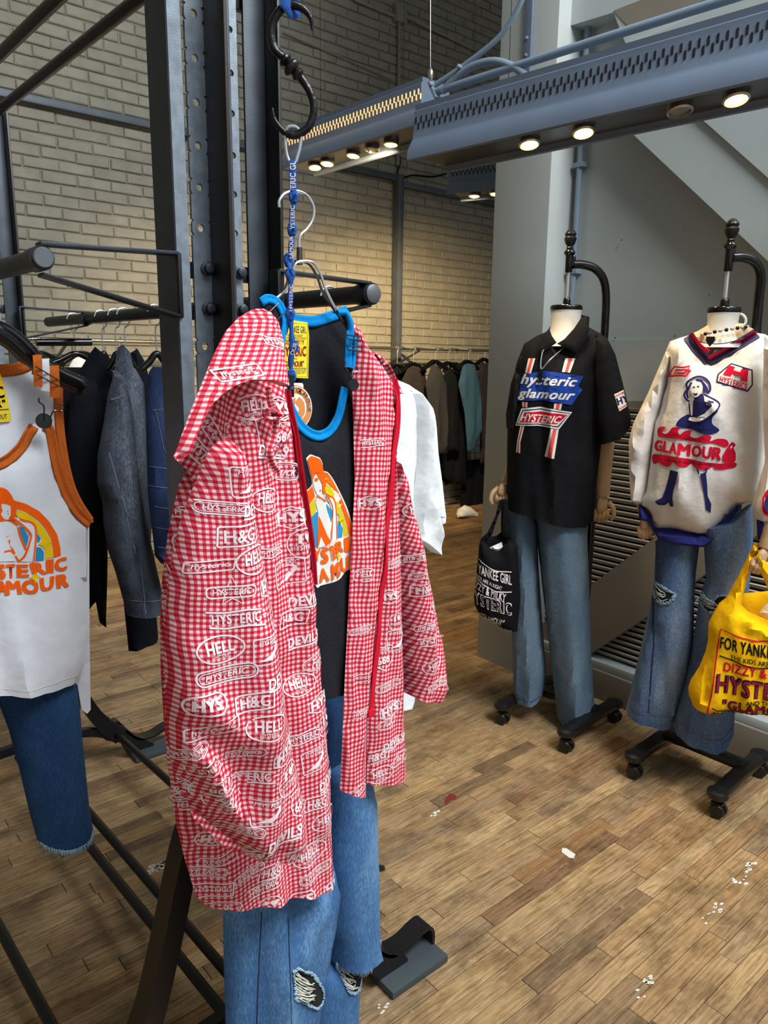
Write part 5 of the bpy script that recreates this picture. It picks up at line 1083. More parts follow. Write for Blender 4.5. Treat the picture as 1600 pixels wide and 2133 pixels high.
# ================================================================== CLOTHES ON THE RIGHT TUBE
def tuby(px):
    lo, hi = 1.1, 2.75
    for _ in range(40):
        m = (lo + hi) / 2
        if proj((rcx(m) + .28, m, 1.53))[0] > px: lo = m
        else: hi = m
    return lo
def tube_hanger(y, label, arms=.12, drop=.05, rise=0.012, group=None, mat=None):
    x = rcx(y) + .28; h = thing('hanger', label, 'hanger', (x, y, 1.44), group)
    c = [(x, y, 1.415), (x, y, 1.478), (x + .012, y, 1.492), (x + .02, y, 1.518), (x + .008, y, 1.5375), (x - .012, y, 1.535), (x - .02, y, 1.52)]
    MB().tube(catmull([np.array(q) for q in c], 5), .0021, 8).build('hook', m_chrome, h, True)
    MB().tube(catmull([np.array(q) for q in ((x - arms, y, 1.40 - drop), (x - arms * .45, y, 1.40 - drop * .3), (x, y, 1.412), (x + arms * .45, y, 1.40 - drop * .3), (x + arms, y, 1.40 - drop))], 6), [.006] + [.009] * 22 + [.009, .006], 10).build('arm', m_blkgloss, h, True)
    return h
yt = 1.20; tee = thing('t_shirt', 'plain white short-sleeved t-shirt hanging behind the right side of the jacket', 't-shirt', (rcx(yt) + .28, yt, 1.1))
b_ = Sheet(FB(yt), [(690, 770), (740, 752), (780, 762), (820, 788), (853, 802), (878, 820), (884, 870), (873, 930), (866, 1000), (862, 1117), (860, 1250), (861, 1400), (862, 1464), (846, 1470), (700, 1480), (640, 1480), (640, 1100), (650, 850)], .035, .06, opens=(12, 13, 14), folds=(.011, .09, .05), step=.015, Db=.025); b_.build('body', m_tee, tee)
s_ = Sheet(FB(yt - .02), [(858, 806), (880, 820), (896, 850), (902, 888), (907, 1000), (911, 1090), (911, 1140), (903, 1151), (880, 1130), (859, 1117), (862, 1030), (868, 960), (862, 880)], .03, .03, opens=(6, 7, 8), folds=(.004, .05, .2), step=.012, Db=.01, creases=[((866, 1000), (905, 1120), .008, .008), ((862, 1100), (908, 1060), -.006, .008), ((875, 850), (890, 1000), .006, .012)]); s_.build('sleeve', m_tee, tee)
s2_ = Sheet(FB(yt + .02), [(880, 830), (897, 858), (904, 890), (915, 955), (923, 1016), (929, 1074), (929, 1089), (905, 1090), (890, 1000)], .012, .02, opens=(6,), step=.015); s2_.build('sleeve_back', m_tee, tee)
for q in ([(908, 1076), (929, 1075)],): d = Deco(s2_, .001); d.line(q, .0012); d.build('hem_stitch', m_dkgrey, tee)
tube_hanger(yt, 'black hanger with chrome hook inside the white t-shirt', .12, .06)
def tube_garment(name, cat, label, hpx, parts, hang_label, arms=.03):
    y = tuby(hpx); t = thing(name, label, cat, (rcx(y) + .28, y, 1.2))
    shs = []
    for nm, mat, pts, kw in parts:
        dy = kw.pop('dy', 0); s_ = Sheet(FB(y + dy), pts, **kw); s_.build(nm, mat, t); shs.append(s_)
    tube_hanger(y, hang_label, arms, .035); return t, shs
t, sh = tube_garment('pleated_jeans', 'jeans', 'dark indigo jeans with brown waist patch beside the steel post', 322, [('body', m_jean_ind, [(310, 775), (318, 764), (366, 765), (372, 800), (378, 1000), (380, 1165), (345, 1178), (322, 1150), (308, 1030), (304, 880)], dict(D=.035, w=.05, opens=(1, 5, 6), folds=(.004, .05, .1), step=.014))], 'clip hanger over the indigo jeans', .05)
d = Deco(sh[0], .0012); d.poly([(332, 762), (352, 762), (353, 810), (333, 809)]); po = d.build('waist_patch', m_leather, t); po['label'] = 'brown paper waist patch'
d = Deco(sh[0], .0014)
for y in (970, 1010, 1052, 1095, 1135): d.line([(308, y), (340, y + 3), (372, y + 2)], .0022)
d.line([(313, 853), (350, 848)], .0022); d.line([(316, 855), (330, 930), (345, 965)], .0015); d.line([(345, 790), (342, 850)], .0015); d.build('seam', m_stitch, t)
d = Deco(sh[0], .0016); d.text('W30', [(336, 768), (350, 768), (350, 780), (336, 780)], .0); d.text('L34', [(336, 792), (350, 792), (350, 800), (336, 800)], .0); d.build('patch_print', m_seam_dk, t)
gb = Sheet(FB(tuby(322) - .08), [(362, 1000), (371, 985), (374, 1110), (368, 1120), (360, 1080)], .012, .01, step=.012); go = gb.build('scarf', m_green, None); tag(go, 'strip of green and white printed cloth behind the steel post', 'scarf')
t, sh = tube_garment('denim_jacket', 'jacket', 'charcoal washed denim jacket hanging behind the white tank top', 257, [
    ('body', m_jean_grey, [(245, 724), (256, 717), (272, 735), (280, 762), (300, 800), (306, 900), (310, 1000), (316, 1100), (310, 1230), (262, 1250), (240, 1000), (230, 820), (238, 765)], dict(D=.03, w=.05, opens=(8,), folds=(.006, .06, .1), step=.014)),
    ('sleeve', m_jean_grey, [(240, 770), (262, 790), (275, 850), (284, 950), (296, 1040), (312, 1120), (328, 1190), (340, 1245), (334, 1270), (300, 1280), (264, 1281), (256, 1248), (240, 1190), (226, 1150), (216, 1095), (214, 1050), (202, 1005), (203, 950), (216, 880), (224, 825)], dict(D=.045, w=.05, opens=(7, 8, 9), dy=-.09, folds=(.006, .05, .1), step=.013, creases=[((235, 800), (290, 1240), .008, .006), ((210, 1000), (250, 1060), .008, .012)]))], 'black hanger inside the charcoal denim jacket')
d = Deco(sh[1], .0014); d.line([(218, 940), (232, 1000), (246, 1050), (262, 1110), (280, 1180), (288, 1240), (292, 1280)], .003, n=4); d.line([(256, 1246), (300, 1244), (338, 1242)], .003); d.line([(226, 832), (256, 816)], .004); d.build('seam', m_stitch, t)
t, sh = tube_garment('dark_jacket', 'jacket', 'black jacket with grey faded edge between denim jacket and indigo jeans', 238, [('body', m_navy_c, [(272, 735), (286, 726), (300, 750), (311, 785), (310, 860), (307, 940), (300, 1000), (320, 1200), (330, 1330), (268, 1356), (258, 1260), (262, 1000), (268, 800)], dict(D=.03, w=.04, opens=(8,), folds=(.005, .05, .1), step=.015))], 'black hanger inside the black jacket')
d = Deco(sh[0], .0015); d.line([(290, 735), (304, 770), (310, 800), (308, 880), (304, 945)], .008, n=4); d.build('faded_edge', m_jean_L, t)
t, sh = tube_garment('blazer', 'jacket', 'black navy wool jacket nearest behind the white tank top', 210, [('body', m_navy_c, [(188, 735), (198, 722), (222, 742), (240, 785), (240, 900), (236, 1000), (226, 1100), (222, 1210), (186, 1272), (120, 1272), (100, 1000), (130, 850), (158, 785)], dict(D=.045, w=.05, opens=(8,), folds=(.006, .07, .1), step=.015)),
    ('sleeve', m_navy_c, [(150, 800), (200, 790), (222, 860), (226, 1000), (224, 1200), (221, 1290), (214, 1302), (206, 1290), (190, 1200), (150, 1200), (140, 900)], dict(D=.03, w=.04, opens=(5, 6), dy=-.07, folds=(.005, .05, .1), step=.015))], 'black hanger inside the black navy wool jacket')
t, sh = tube_garment('black_trousers', 'trousers', 'black trousers hanging at the far end of the tube', 152, [('body', m_navy_c, [(90, 765), (180, 765), (186, 900), (190, 1200), (120, 1200), (60, 1200), (70, 900)], dict(D=.03, w=.05, opens=(3, 4), folds=(.005, .06, 0), step=.018))], 'clip hanger with flat black bar at the far end of the tube', .12)
# clip hanger bar seen behind the white tank
yb = tuby(168) + .05
cbh = MB().tube([FB(yb).w(FB(yb).ab(75, 713), np.array(0.)), FB(yb).w(FB(yb).ab(190, 713), np.array(0.))], .012, 10).build('trouser_hanger_bar', m_blkgloss, None, True); tag(cbh, 'flat glossy black trouser hanger bar above the black trousers', 'hanger')
bar2 = MB().tube([fw(-120, 691, -.25), fw(60, 692, -.25)], .017, 10).build('trouser_hanger_bar', m_blkgloss, None, True); tag(bar2, 'black trouser hanger bar at the left edge beside the white tank', 'hanger')
# ================================================================== STOCK ALONG THE BRICK WALL
YR = 4.83; ZR = 1.505
rl = thing('wall_rail', 'long pale steel clothes rail fixed along the brick wall', 'clothes rail', (3.4, YR, ZR))
MB().tube([(1.0, YR, ZR), (5.8, YR, ZR)], .014, 10).build('rail', m_lampring, rl, True)
for x in (1.5, 3.0, 4.45, 5.7): MB().bar((x, YR, ZR), (x, WALLY + .006, ZR - .02), .02, .02).build('bracket', m_pipe, rl, True); MB().bar((x, YR + .02, ZR - .015), (x, WALLY + .006, ZR - .14), .014, .014).build('brace', m_pipe, rl, True)
def stock(name, cat, label, pts, mat, hx, D=.03, dy=0.0, group=None, hanger=True, w=.07, folds=(.012, .09, .05)):
    y = YR + dy; s_ = Sheet(FB(y), pts, D=D, w=w, folds=folds, step=.03, opens=()); x = pl(hx, 740, 1, y)[0]
    t = thing(name, label, cat, (x, y, 1.2)); s_.build('body', mat, t)
    if hanger:
        hz = s_.zt
        MB().tube(catmull([np.array(q) for q in ((x, y, hz - .03), (x, y, ZR - .03), (x + .02, y, ZR), (x, YR, ZR + .0155), (x - .02, y, ZR))], 4), .003, 6).build('hanger_hook', m_chrome, t, True)
        MB().tube(catmull([np.array(q) for q in ((x - .14, y + .01, hz - .05), (x, y + .01, hz + .015), (x + .14, y + .01, hz - .05))], 5), .02, 8).build('hanger_arm', m_blkgloss, t, True)
    return t, s_
G = 'clothes on the wall rail'
stock('plaid_shirt', 'shirt', 'dark plaid shirt on the wall rail nearest the white t-shirt', [(838, 790), (850, 765), (872, 762), (886, 780), (896, 850), (902, 900), (900, 960), (860, 965), (838, 900)], m_check, 862, dy=-.16)
stock('grey_shirt', 'shirt', 'charcoal grey shirt on the wall rail right of the plaid one', [(886, 800), (900, 757), (918, 768), (930, 800), (934, 870), (932, 943), (912, 945), (900, 880)], m_dkgrey, 908, dy=-.26)
stock('black_shirt', 'shirt', 'black shirt on the wall rail beside the blue plaid shirt', [(916, 800), (934, 760), (950, 778), (956, 840), (958, 938), (934, 940), (926, 860)], m_navy_c, 935, dy=-.08)
stock('black_coat', 'coat', 'long black coat on the wall rail behind the other clothes', [(930, 775), (955, 762), (972, 790), (974, 900), (972, 1010), (945, 1008), (918, 990), (912, 940), (925, 860)], m_navy_c, 950, dy=.06)
stock('blue_plaid_shirt', 'shirt', 'blue plaid shirt on the wall rail left of the pillar', [(955, 800), (965, 757), (988, 757), (998, 790), (1006, 850), (1004, 895), (988, 938), (974, 940), (968, 860)], m_bluecheck, 976, dy=-.18)
stock('floral_shirt', 'shirt', 'black shirt with pale flecks half hidden by the pillar', [(990, 790), (1000, 752), (1020, 760), (1035, 850), (1030, 960), (1000, 965), (1000, 880)], m_check, 1010, dy=.0)
stock('black_skirt', 'skirt', 'black skirt hanging low on the wall rail', [(955, 960), (1030, 955), (1030, 1078), (995, 1072), (958, 1062), (962, 1010)], m_navy_c, 990, dy=.17, hanger=False)
stock('black_trousers', 'trousers', 'black trousers hanging low behind the white t-shirt sleeve', [(905, 940), (945, 940), (948, 1000), (930, 1010), (910, 985)], m_navy_c, 925, dy=.17, hanger=False)
stock('black_jacket', 'jacket', 'black jacket on the wall rail just right of the dark post', [(800, 790), (820, 765), (846, 770), (856, 850), (860, 960), (810, 960)], m_navy_c, 828, dy=-.02)
for i, (x0, lab) in enumerate(((60, 'white shirt on the wall rail at the far left'), (150, 'white shirt on the wall rail behind the black jackets'))):
    stock('white_shirt', 'shirt', lab, [(x0 - 20, 790), (x0 + 6, 742), (x0 + 40, 742), (x0 + 70, 775), (x0 + 74, 1000), (x0 - 20, 1000)], m_tee, x0 + 22, dy=.0 if i else -.12)
sp = [(960, 1072), (964, 1058), (974, 1052), (984, 1058), (986, 1074)]
fs = Sheet(Fr(pl(975, 1078, 2, 0.0), (0, -1)), [(952, 1078), (956, 1060), (968, 1052), (980, 1056), (992, 1066), (994, 1078)], .05, .05, step=.02); so_ = fs.build('shoe', m_tee, None); tag(so_, 'pale shoe on the floor under the wall rail', 'shoe')
# ================================================================== MANNEQUINS
def caster(t, x, y):
    c = MB().tube([(x, y, .05), (x, y, .07)], .007, 8).build('caster', m_rubber, t, True)
    for s_ in (-1, 1): MB().lathe([(.004, -.008), (.021, -.008), (.0235, -.004), (.0235, .004), (.021, .008), (.004, .008)], (x + s_ * .011, y - .006, .0245), (1, .25, 0), 18).build('wheel', m_rubber, c, True)
    MB().rbox((x, y - .002, .044), (.03, .036, .014), None, .005).build('fork', m_rubber, c, True)
def base(t, c1, c2, c3, pole):
    c4 = (c1[0] + (c3[0] - c2[0]), c1[1] + (c3[1] - c2[1]))
    for a, b in ((c1, c4), (c2, c3)):
        m_ = MB().bar((a[0], a[1], .078), (b[0], b[1], .078), .05, .03, bev=.011).build('base_bar', m_rubber, t, True)
        for q in (a, b): MB().lathe([(.03, -.012), (.034, -.004), (.032, .01), (.02, .016)], (q[0], q[1], .078), (0, 0, 1), 18).build('bar_end', m_rubber, m_, True)
    mid1 = ((c1[0] + c4[0]) / 2 + .04, (c1[1] + c4[1]) / 2); mid2 = ((c2[0] + c3[0]) / 2 + .04, (c2[1] + c3[1]) / 2)
    MB().bar((mid1[0], mid1[1], .09), (mid2[0], mid2[1], .09), .05, .03, bev=.01).build('cross_bar', m_rubber, t, True)
    MB().bar(((mid1[0] + mid2[0]) / 2, (mid1[1] + mid2[1]) / 2, .092), (pole[0], pole[1], .092), .045, .03, bev=.008).build('pole_foot', m_rubber, t, True)
    for q in (c1, c2, c3, c4): caster(t, *q)
def hand(t, fr, wrist, knuck, tips, wpx, h=0.0, thumb=None, curl=.03):
    """jointed wooden hand: palm and five separate fingers"""
    W = fr.w(fr.ab(*wrist), np.array(h)); K = fr.w(fr.ab(*knuck), np.array(h + .008)); s = np.linalg.norm(fr.ab(*wrist) - fr.ab(wrist[0] + wpx, wrist[1]))
    p = MB().tube(catmull([W, W * .6 + K * .4, W * .25 + K * .75, K], 4), [s * .36, s * .38, s * .42, s * .46, s * .5, s * .5, s * .5, s * .5, s * .5, s * .48, s * .45, s * .42, s * .38], 12, flat=.62).build('hand', m_woodhand, t, True)
    ax = K - W; ax /= np.linalg.norm(ax); sd = np.cross(fr.n, ax); sd /= np.linalg.norm(sd)
    for i, ln in enumerate(tips):
        o = (i - 1.5) * s * .24; b = K + sd * o - ax * .006; m1 = b + ax * ln * .4 + fr.n * .006; m2 = b + ax * ln * .75 + fr.n * (.002 - curl * .3); e = b + ax * ln * .92 - fr.n * curl
        MB().tube(catmull([b, m1, m2, e], 3), [.0085, .0085, .008, .009, .008, .0075, .008, .007, .0065, .005], 8).build('finger', m_woodhand, p, True)
    th = thumb if thumb is not None else 1
    b = W * .6 + K * .4 + sd * th * s * .4; MB().tube(catmull([b, b + sd * th * .016 + ax * .018 + fr.n * .01, b + sd * th * .02 + ax * .045 + fr.n * .012, b + sd * th * .012 + ax * .062 + fr.n * .008], 3), [.010, .0095, .009, .0095, .0085, .008, .0085, .0075, .007, .005], 8).build('finger', m_woodhand, p, True)
    return p
def mannequin(label, fr, G, cap, capw, neckb, ysl, yfin, arm, cs, tilt=(0, 0)):
    """cap: px centre of neck cap; capw: its width px; neckb: px y of neck base; ysl: (top,bottom) y of clamp sleeve; arm: px points of bent pole"""
    t = thing('mannequin', label, 'mannequin', (G[0], G[1], 0))
    C = fr.w(fr.ab(*cap), np.array(0.)); mpp = abs(fr.ab(cap[0] + 100, cap[1])[0] - fr.ab(*cap)[0]) / 100
    r = capw / 2 * mpp; hn = (neckb - cap[1]) * mpp
    MB().lathe([(r * 1.5, -hn * 1.3), (r * 1.15, -hn), (r * .96, -hn * .7), (r * .93, -hn * .35), (r * .97, -.006)], C, (0, 0, 1), 28).build('neck', m_white_pl, t, True)
    MB().lathe([(r * .97, -.006), (r * 1.02, -.002), (r * 1.02, .006), (r * .95, .011), (r * .3, .013)], C, (0, 0, 1), 28).build('neck_cap', m_blkgloss, t, True)
    tw = Sheet(fr, [(cap[0] - capw * .4, cap[1] + 14), (cap[0] + capw * .4, cap[1] + 14), (cap[0] + capw * .4, cap[1] + 34), (cap[0] - capw * .4, cap[1] + 34)], .0, .01, step=.02, h0=r * .99)
    z = lambda y: fr.ab(cap[0], y)[1]
    MB().lathe([(.012, 0), (.014, .006), (.012, .022), (.008, .026)], C + np.array([0, 0, .012]), (0, 0, 1), 14).build('rod_collar', m_blkgloss, t, True)
    P = lambda zz: np.array([C[0], C[1], zz])
    MB().tube([C + np.array([0, 0, .02]), P(z(ysl[0]) + .01)], .0065, 10).build('rod', m_chrome, t, True)
    hz = z(ysl[0]) - z(ysl[1]); MB().lathe([(.010, 0), (.013, .004), (.013, hz - .02), (.019, hz - .014), (.019, hz - .008), (.012, hz)], P(z(ysl[1])), (0, 0, 1), 16).build('clamp_sleeve', m_blkgloss, t, True)
    hf = z(yfin) - z(ysl[0]); MB().lathe([(.010, 0), (.012, hf * .08), (.009, hf * .16), (.016, hf * .28), (.020, hf * .45), (.021, hf * .56), (.016, hf * .66), (.0195, hf * .72), (.0195, hf * .78), (.017, hf * .84), (.011, hf * .95), (.005, hf)], P(z(ysl[0])), (0, 0, 1), 20).build('finial', m_blk, t, True)
    MB().lathe([(.0198, hf * .775), (.017, hf * .845), (.0112, hf * .955), (.005, hf * 1.01)], P(z(ysl[0])), (0, 0, 1), 20).build('finial_cap', m_chromeb, t, True)
    q0 = P(fr.ab(*arm[0])[1]); pts = [fr.w(fr.ab(*q), np.array(-.02 * i)) for i, q in enumerate(arm)]
    MB().tube([q0, pts[0]], .006, 8).build('clamp_screw', m_chrome, t, True)
    MB().lathe([(.009, 0), (.010, .01), (.010, .03), (.008, .034)], pts[0] + np.array([0, 0, -.006]), (0, 0, 1), 10).build('clamp_knob', m_blkgloss, t, True)
    e = pts[-1]; e2 = np.array([e[0], e[1], .10])
    MB().tube(list(catmull(pts, 6)) + [e2], .0145, 14).build('bent_pole', m_blkgloss, t, True)
    MB().lathe([(.022, 0), (.024, .01), (.022, .05), (.016, .054)], (e[0], e[1], .10), (0, 0, 1), 14).build('pole_socket', m_rubber, t, True)
    base(t, *cs, (e[0], e[1])); return t
# ------------------------------------------------------------------ left mannequin
FL = FV(2.26, 1.615)
def fl(x, y, h=0.0): return FL.w(FL.ab(x, y), np.array(h))
mL = mannequin('white headless mannequin on wheels wearing the black polo and wide jeans', FL, (2.28, 1.63), (1180, 643), 68, 705, (520, 568), 478, [(1193, 551), (1215, 550), (1240, 557), (1258, 578), (1264, 615), (1262, 680)], ((2.10, 1.765), (2.12, 1.475), (2.46, 1.495)))
MB().tube(catmull([fl(x, y, -.03) for x, y in ((1266, 880), (1261, 940), (1257, 1000), (1257, 1036))], 4), [.03, .031, .031, .031, .031, .03, .03, .029, .028, .027, .026, .025, .024], 14).build('forearm', m_woodhand, mL, True)
hand(mL, FL, (1257, 1036), (1254, 1068), (.05, .056, .054, .044), 34, -.03, thumb=1, curl=.035)
MB().tube(catmull([fl(x, y, -.06) for x, y in ((1084, 880), (1072, 950), (1053, 1010))], 4), [.028] * 5 + [.026, .024, .022, .022], 12).build('forearm', m_woodhand, mL, True)
hand(mL, FL, (1050, 1008), (1047, 1032), (.045, .05, .048, .04), 28, .0, thumb=-1)
po = thing('polo_shirt', 'black short-sleeved polo with red stripes and racing lettering on the left mannequin', 'shirt', tuple(fl(1150, 900)))
pbody = Sheet(FL, [(1092, 716), (1118, 700), (1145, 688), (1165, 712), (1180, 722), (1200, 712), (1224, 680), (1250, 694), (1266, 706), (1280, 740), (1276, 800), (1262, 860), (1252, 930), (1242, 1010), (1236, 1084), (1220, 1090), (1184, 1086), (1112, 1067), (1056, 1055), (1056, 960), (1057, 880), (1062, 830), (1076, 756)], .13, .17, opens=(14, 15, 16, 17), folds=(.012, .10, .05), step=.017, Db=.10, creases=[((1148, 720), (1152, 960), .006, .008), ((1200, 950), (1195, 1080), .014, .03), ((1120, 960), (1110, 1060), -.012, .03), ((1240, 760), (1235, 950), -.02, .025)]); pbody.build('body', m_polo, po)
psr = Sheet(FV(2.22, 1.56), [(1240, 696), (1266, 706), (1282, 738), (1298, 800), (1315, 872), (1313, 890), (1290, 912), (1248, 926), (1240, 880), (1236, 800), (1236, 740)], .06, .06, opens=(5, 6), folds=(.006, .08, .1), step=.015, Db=.06); psr.build('right_sleeve', m_polo, po)
psl = Sheet(FV(2.20, 1.62), [(1082, 745), (1092, 740), (1086, 850), (1076, 900), (1066, 902), (1055, 890), (1054, 862), (1064, 800)], .05, .04, opens=(4,), step=.015); psl.build('left_sleeve', m_polo, po)
pc1 = Sheet(FL, [(1224, 658), (1228, 688), (1218, 712), (1200, 735), (1176, 724), (1160, 716), (1176, 706), (1196, 684), (1212, 660)], .010, .02, step=.012, h0=.085, tilt=(.0, -.35)); pc1.build('collar', m_polo, po)
pc2 = Sheet(FL, [(1144, 684), (1150, 700), (1160, 714), (1148, 722), (1126, 738), (1119, 728), (1130, 700)], .008, .02, step=.012, h0=.095, tilt=(0, -.35)); pc2.build('collar', m_polo, po)
pcb = Sheet(FL, [(1140, 690), (1150, 672), (1208, 655), (1228, 660), (1226, 700), (1180, 725), (1150, 715)], .01, .02, step=.02, h0=-.05); pcb.build('collar_back', m_polo, po)
pq = lambda L: [(1060 + x * .1781, 720 + y * .1781) for x, y in L]
DR, DW, DB, DW2, DR2, DT = [Deco(pbody, e, .012) for e in (.0032, .0022, .004, .0055, .0048, .006)]
for w, r in (([(250, 150), (328, 150), (278, 330), (212, 310)], [(272, 150), (306, 150), (258, 325), (234, 315)]), ([(668, 148), (780, 152), (720, 312), (630, 302)], [(704, 150), (746, 151), (695, 308), (664, 304)]), ([(180, 643), (244, 643), (240, 702), (184, 700)], [(198, 643), (226, 643), (224, 700), (202, 700)]), ([(546, 655), (636, 655), (620, 725), (540, 712)], [(574, 655), (610, 655), (598, 718), (562, 714)]), ([(160, 912), (208, 912), (160, 1100), (158, 1222), (106, 1215), (122, 1080)], [(176, 912), (196, 912), (144, 1090), (140, 1220), (120, 1217), (136, 1080)]), ([(508, 935), (598, 935), (545, 1268), (436, 1250)], [(536, 935), (572, 935), (516, 1262), (466, 1254)])): DW.poly(pq(w)); DR.poly(pq(r))
DB.poly(pq([(195, 335), (430, 290), (600, 312), (872, 352), (812, 460), (862, 500), (740, 672), (430, 618), (122, 632), (135, 540), (155, 480), (165, 370)]))
DW2.text('hysteric', pq([(180, 320), (820, 362), (770, 500), (150, 475)]), .03, .2); DW2.text('glamour', pq([(140, 486), (800, 512), (735, 650), (125, 618)]), .03, .2)
for D_, k in ((DB, 0), (DW2, .06), (DB, .1), (DR2, .16)): pass
def trap(k):
    c = np.array([415, 815]); return [tuple(c + (np.array(q) - c) * np.array([1 - k * .55, 1 - k * 1.6])) for q in [(172, 715), (390, 692), (745, 752), (602, 938), (350, 905), (98, 912)]]
dA, dB_, dC, dD = [Deco(pbody, e, .012) for e in (.0042, .005, .0058, .0066)]
dA.poly(pq(trap(0))); dB_.poly(pq(trap(.10))); dC.poly(pq(trap(.17))); dD.poly(pq(trap(.27)))
DT = Deco(pbody, .0078, .012); DT.text('HYSTERIC', pq([(190, 765), (636, 795), (592, 872), (160, 858)]), .03)
for D_, n_, m_ in ((DW, 'white_stripes', m_p_white), (DR, 'red_stripes', m_p_pink), (DB, 'blue_backing', m_p_royal), (DW2, 'lettering', m_p_white), (dA, 'badge_edge', m_p_white), (dB_, 'badge_line', m_p_navy), (dC, 'badge_edge', m_p_white), (dD, 'badge_field', m_p_red), (DT, 'badge_lettering', m_p_white)): D_.build(n_, m_, po)
dp = Deco(psr, .002); dp.poly(pq([(1225, 562), (1375, 497), (1412, 685), (1285, 755)])); dp.build('sleeve_patch', m_p_white, po)
dp = Deco(psr, .003); dp.text('HY', pq([(1245, 610), (1385, 565), (1398, 640), (1270, 690)]), .05); dp.build('patch_lettering', m_p_navy, po)
dp = Deco(psr, .003); dp.text('HYSTERIC', pq([(1235, 575), (1370, 515), (1376, 540), (1240, 600)]), .02); dp.text('GLAMOUR', pq([(1282, 715), (1404, 665), (1408, 684), (1286, 740)]), .02); dp.build('patch_lettering', m_p_red, po)
nk = thing('necklace', 'thin chain necklace with dark pendant over the black polo', 'necklace', tuple(fl(1135, 760, .14)))
MB().tube(catmull([pbody.at(x, y, .012) for x, y in ((1146, 716), (1133, 735), (1131, 768), (1148, 750), (1170, 730), (1180, 722))], 5), .0022, 6).build('chain', m_chrome, nk, True)
MB().rbox(pbody.at(1130, 782, .014), (.012, .008, .045), None, .003).build('pendant', m_iron, nk, True)
ja = thing('wide_jeans', 'stone blue wide-leg jeans on the left mannequin', 'jeans', tuple(fl(1150, 1280)))
j1 = Sheet(FL, [(1056, 1040), (1118, 1050), (1122, 1180), (1130, 1300), (1138, 1400), (1130, 1450), (1110, 1457), (1071, 1455), (1067, 1350), (1063, 1200), (1058, 1100)], .075, .075, opens=(0, 5, 6), folds=(.008, .08, .03), step=.018, h0=-.03); j1.build('left_leg', m_jean_L, ja)
j2 = Sheet(FL, [(1112, 1050), (1170, 1070), (1222, 1075), (1227, 1200), (1231, 1350), (1239, 1482), (1222, 1496), (1190, 1504), (1162, 1497), (1150, 1400), (1138, 1290), (1124, 1170)], .09, .10, opens=(0, 1, 5, 6, 7), folds=(.009, .09, .03), step=.018, creases=[((1180, 1100), (1200, 1480), .012, .02)]); j2.build('right_leg', m_jean_L, ja)
for s_, q in ((j1, [(1071, 1444), (1110, 1446), (1132, 1440)]), (j2, [(1160, 1486), (1192, 1493), (1222, 1485), (1238, 1472)])): d = Deco(s_, .002); d.line(q, .003); d.build('hem_stitch', m_jean_dark, ja)
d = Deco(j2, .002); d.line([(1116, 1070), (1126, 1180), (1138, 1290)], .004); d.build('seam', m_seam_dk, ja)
# black tote
FTo = FV(2.12, 1.68)
tq = lambda L: [(980 + x * .1359, 1040 + y * .1359) for x, y in L]
bt_ = thing('tote_bag', 'black canvas tote bag with white lettering hanging from the left mannequin', 'bag', tuple(FTo.w(FTo.ab(1030, 1200), np.array(0.))))
tb1 = Sheet(FTo, tq([(160, 600), (250, 690), (300, 745), (380, 790), (440, 795), (500, 720), (600, 640), (720, 700), (770, 1500), (720, 2030), (620, 2032), (520, 2000), (420, 1932), (300, 1855), (190, 1802), (110, 1712), (70, 1620), (54, 1500), (75, 1350), (90, 1150), (120, 880), (130, 720)]), .05, .05, folds=(.006, .07, .2), step=.014, Db=.03); tb1.build('bag_body', m_tote, bt_)
tb2 = Sheet(FV(2.16, 1.71), tq([(160, 600), (250, 565), (330, 570), (400, 560), (470, 500), (600, 520), (620, 900), (200, 900)]), .015, .02, step=.016); tb2.build('back_panel', m_tote, bt_)
tb3 = Sheet(FTo, tq([(440, 20), (500, 0), (475, 150), (420, 270), (335, 540), (260, 640), (160, 605), (265, 510), (385, 250)]), .010, .015, step=.012); tb3.build('handle', m_tote, bt_)
tb4 = Sheet(FTo, tq([(465, 0), (570, 0), (600, 300), (640, 640), (470, 560), (468, 350), (472, 160)]), .010, .015, step=.012, h0=-.02); tb4.build('handle', m_tote, bt_)
tis = Sheet(FV(2.14, 1.695), tq([(280, 745), (480, 655), (500, 740), (440, 810), (380, 810)]), .012, .02, step=.012); to_ = tis.build('tissue_paper', m_paper, bt_)
d = Deco(tb1, .0015, .02); d.text('YANKEE GIRL', tq([(130, 955), (640, 1120), (640, 1270), (130, 1095)]), .02); d.text('KIDS ARE ALRIGHT', tq([(95, 1108), (500, 1285), (490, 1340), (95, 1165)]), .01); d.text('ZZY & MILKY', tq([(80, 1225), (560, 1395), (540, 1515), (80, 1330)]), .02); d.text('"GLAMOUR"', tq([(170, 1690), (540, 1785), (490, 1895), (190, 1785)]), .01); d.text('SOLD OUT', tq([(360, 1890), (640, 1960), (640, 2010), (400, 1960)]), .0)
d.line(tq([(120, 890), (300, 990), (420, 1045), (640, 1065)]), .004, n=3); d.line(tq([(95, 1180), (300, 1300), (420, 1352), (640, 1370)]), .004, n=3); d.build('lettering', m_logo, bt_)
d = Deco(tb1, .0014, .02); d.text('YSTERIC', tq([(64, 1362), (640, 1535), (640, 1730), (74, 1555)]), .045); d.build('lettering_outline', m_logo, bt_); d = Deco(tb1, .0024, .02); d.text('YSTERIC', tq([(74, 1378), (630, 1548), (630, 1716), (84, 1540)]), .0); d.build('lettering', m_tote, bt_)
